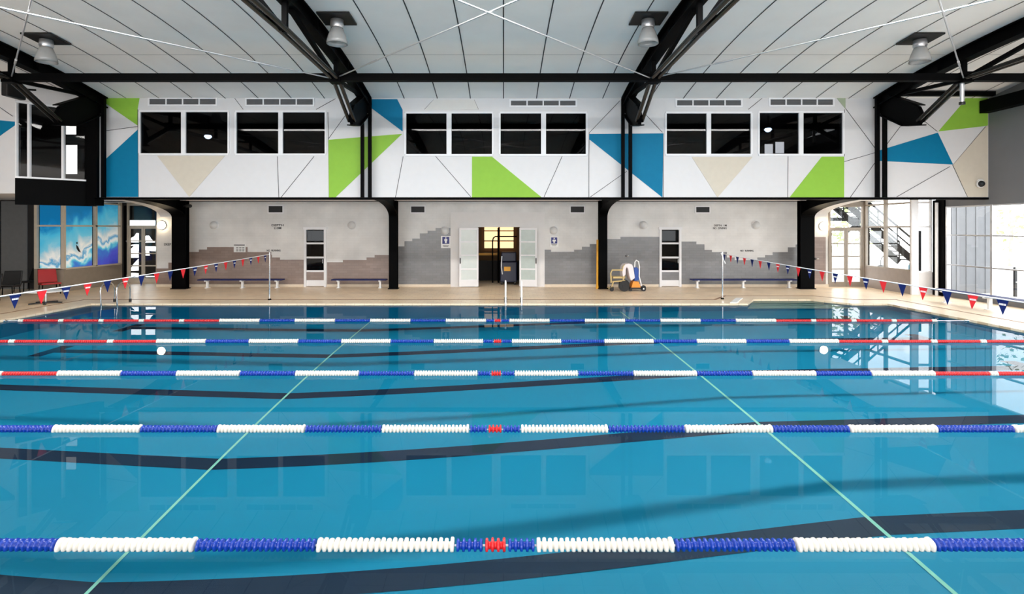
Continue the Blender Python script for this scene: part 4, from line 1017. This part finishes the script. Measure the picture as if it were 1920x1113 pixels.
# ------------------------------------------------------------------ left corner: table and chairs
d = 17.05
cx = X(86, d); zt = Z(544.5, d)
t = thing('cafe_table', 'low round white table on a black star foot at the left pool edge', 'table', (cx, d, ZD))
MB().lathe([(0, zt-.03), (.52, zt-.03), (.54, zt-.015), (.52, zt), (0, zt)], (cx, d, 0), n=36).build('table_top', M['sign_white'], t)
MB().tube([(cx, d, ZD+.04), (cx, d, zt-.03)], .035).build('pedestal', M['chrome'], t)
b = MB()
for k in range(5): a = 2*PI*k/5+.3; b.bar((cx, d, ZD+.05), (cx+.42*math.cos(a), d+.42*math.sin(a), ZD+.025), .07, .03)
b.build('star_foot', M['black'], t)
def chair(px, d, rz_, m, lab):
    x = X(px, d); t = thing('lounge_chair', lab, 'chair', (x, d, ZD), 'chairs in the dark left corner')
    ca, sa = math.cos(rz_), math.sin(rz_)
    def L(u, v, z): return (x+u*ca-v*sa, d+u*sa+v*ca, z)
    def slab(pts, h0, name, thick=.05):
        b = MB(); n = len(pts); V = [L(*p) for p in pts]; V2 = [L(p[0], p[1], p[2]-thick) for p in pts]
        b.add(V+V2, [tuple(range(n)), tuple(range(2*n-1, n-1, -1))]+[(i, (i+1) % n, (i+1) % n+n, i+n) for i in range(n)]); return b.build(name, M[m], t, .015)
    slab([(-.28, -.28, .46), (.28, -.28, .46), (.28, .25, .43), (-.28, .25, .43)], 0, 'seat', .06)
    b = MB(); V = [L(u, v, z) for u, v, z in [(-.28, .22, .45), (.28, .22, .45), (.26, .36, .92), (-.26, .36, .92), (-.28, .28, .43), (.28, .28, .43), (.26, .42, .92), (-.26, .42, .92)]]
    b.add(V, [(0, 1, 2, 3), (7, 6, 5, 4), (0, 4, 5, 1), (1, 5, 6, 2), (2, 6, 7, 3), (3, 7, 4, 0)]); b.build('backrest', M[m], t, .02)
    for u, v in ((-.24, -.24), (.24, -.24), (-.24, .22), (.24, .22)): MB().tube([L(u*1.08, v*1.08, ZD), L(u, v, .4)], .016, 8).build('leg', M['steel'], t)
chair(93, 19.6, .9, 'red_plastic', 'red chair in front of the sea mural')
chair(14, 18.7, .3, 'black', 'black chair in the dark left corner, left of the round table')
chair(50, 20.3, -.3, 'black', 'black chair between the other black chair and the red one')
chair(-28, 17.5, .2, 'black', 'black chair partly cut off at the left edge of the view')

# ------------------------------------------------------------------ right booth sill: desk lamp and bottle
t = thing('desk_microphone', 'black gooseneck microphone on the sill of the right booth', 'microphone', (xv+.1, 21.0, zs_+.03))
x, yy = xv+.08, 21.25
MB().lathe([(0, zs_+.03), (.11, zs_+.03), (.1, zs_+.06), (.03, zs_+.08), (0, zs_+.08)], (x+.1, yy, 0), n=20).build('base', M['black'], t)
MB().tube([(x+.1, yy, zs_+.07), (x+.1, yy, zs_+.25), (x+.1, yy-.06, zs_+.38), (x+.1, yy-.2, zs_+.46)], .014).build('gooseneck', M['black'], t)
x, yy = xv+.2, 19.75
t = thing('spray_bottle', 'pale blue bottle in the corner of the right booth window', 'bottle', (x, yy, zs_+.03))
b = MB(); b.box(xv+.12, xv+.35, yv0+.13, yv1-.1, zs_-.03, zs_+.03); struct(b.build('trim_10', M['frame_white']), 'white inner sill of the right booth', 'sill')
MB().lathe([(0, zs_+.03), (.05, zs_+.03), (.055, zs_+.15), (.03, zs_+.2), (.03, zs_+.22)], (x, yy, 0), n=18).build('bottle_body', mat('pale_blue_bottle', (140, 200, 225), .3), t)
MB().lathe([(.032, zs_+.22), (.032, zs_+.26), (0, zs_+.26)], (x, yy, 0), n=14).build('cap', M['sign_white'], t)

# ------------------------------------------------------------------ outside, right
b = MB(); b.box(15.3, 70, -30, 24.6, -.5, -.05); b.box(-40, 70, 24.6, 80, -.5, -.06)
struct(b.build('ground_outside', M['ground']), 'pale concrete ground outside the glazing', 'ground')
b = MB(); b.box(X(1772, 20.6), X(1859, 20.6), 20.6, 20.75, -.05, 4.6)
for k in range(5): xx = X(1775+18*k, 20.6); b.box(xx, xx+.03, 20.58, 20.6, -.05, 4.6)
struct(b.build('wall_outside', mat('grey_render', (112, 113, 116), .8)), 'grey outside wall seen through the right glazing', 'wall')
# steel stair
d = 25.5
t = thing('outdoor_stair', 'black steel staircase outside behind the right booth', 'stairs', (X(1640, d), d, -.05))
p0, p1 = (X(1560, d), Z(372, d)), (X(1702, d), Z(492, d))
for dy in (-.55, .55):
    MB().bar((p0[0], d+dy, p0[1]), (p1[0], d+dy, p1[1]), .06, .28).build('stringer', M['steel'], t)
    b = MB(); b.bar((p0[0], d+dy, p0[1]+.95), (p1[0], d+dy, p1[1]+.95), .07, .07); b.bar((p0[0], d+dy, p0[1]+.55), (p1[0], d+dy, p1[1]+.55), .05, .05)
    for k in range(5): u = k/4; xx = p0[0]+(p1[0]-p0[0])*u; zz = p0[1]+(p1[1]-p0[1])*u; b.box(xx-.02, xx+.02, d+dy-.02, d+dy+.02, zz, zz+.95)
    b.build('handrail', M['steel'], t)
n = 15
for k in range(n):
    u = (k+.5)/n; xx = p0[0]+(p1[0]-p0[0])*u; zz = p0[1]+(p1[1]-p0[1])*u; MB().box(xx-.14, xx+.14, d-.52, d+.52, zz+.02, zz+.06).build('tread', M['steel'], t)
MB().box(p1[0]-.1, p1[0]+.1, d-.7, d-.5, -.06, 2.3).build('stair_post', M['steel'], t)
MB().box(X(1608, d)-.1, X(1608, d)+.1, d-.7, d-.5, -.06, 3.6).build('stair_post', M['steel'], t)
b = MB(); b.bar((X(1607, d), d-.6, Z(408, d)), (X(1570, d), d-.6, Z(436, d)), .12, .12); b.box(X(1545, d), X(1608, d), d-.6, d+.6, Z(414, d), Z(408, d)); b.build('landing', M['steel'], t)
# white picket fence, railing, trees
for x0, x1, y0, lab in ((16, 24, 31, 'white picket fence outside behind the booth'), ):
    t = thing('picket_fence', lab, 'fence', ((x0+x1)/2, y0, -.05))
    b = MB()
    for k in range(int((x1-x0)/.16)): b.box(x0+.16*k, x0+.16*k+.09, y0, y0+.03, .0, 1.5)
    b.build('pickets', M['fence'], t); MB().box(x0, x1, y0+.03, y0+.07, .3, .4).box(x0, x1, y0+.03, y0+.07, 1.2, 1.3).build('fence_rails', M['fence'], t)
t = thing('outdoor_railing', 'black metal railing outside the right glazing', 'railing', (18.4, 19, -.05))
for yk in (19.6, 18.6, 17.6, 16.6, 15.6): MB().box(18.36, 18.44, yk-.04, yk+.04, -.05, 1.0).build('railing_post', M['black'], t)
MB().box(18.37, 18.43, 15.6, 19.6, .95, 1.02).box(18.38, 18.42, 15.6, 19.6, .45, .49).build('railing_bar', M['fence'], t)
def tree(x, y, h, r, lab):
    t = thing('garden_tree', lab, 'tree', (x, y, -.05), 'trees outside the glazing')
    MB().tube([(x, y, -.05), (x+.1, y, h*.35), (x+.05, y+.1, h*.5)], .1, 8, rs=[.12, .09, .06]).build('trunk', M['bark'], t)
    b = MB()
    for k in range(420):
        a, cz, rr = random.uniform(0, 2*PI), random.uniform(-1, 1), random.uniform(.3, 1)**.5*r
        s = math.sqrt(1-cz*cz); c = Vector((x+rr*s*math.cos(a), y+rr*s*math.sin(a), h*.55+rr*cz*h*.42/r))
        u = Vector((random.gauss(0, 1), random.gauss(0, 1), random.gauss(0, 1))).normalized()*.2; v = u.orthogonal().normalized()*.12
        b.add([c-u, c+v, c+u, c-v], [(0, 1, 2, 3)])
    b.build('foliage', M['leaf'], t)
tree(21.5, 34, 5.2, 1.9, 'pale leafy tree outside behind the white picket fence')
tree(33, 35.5, 7.5, 3.2, 'pale leafy tree outside beyond the right glazing')
tree(42, 31, 8, 3.4, 'pale leafy tree further off outside the right glazing')
tree(18.2, 38, 3.0, 1.4, 'small pale tree outside seen through the right double door')
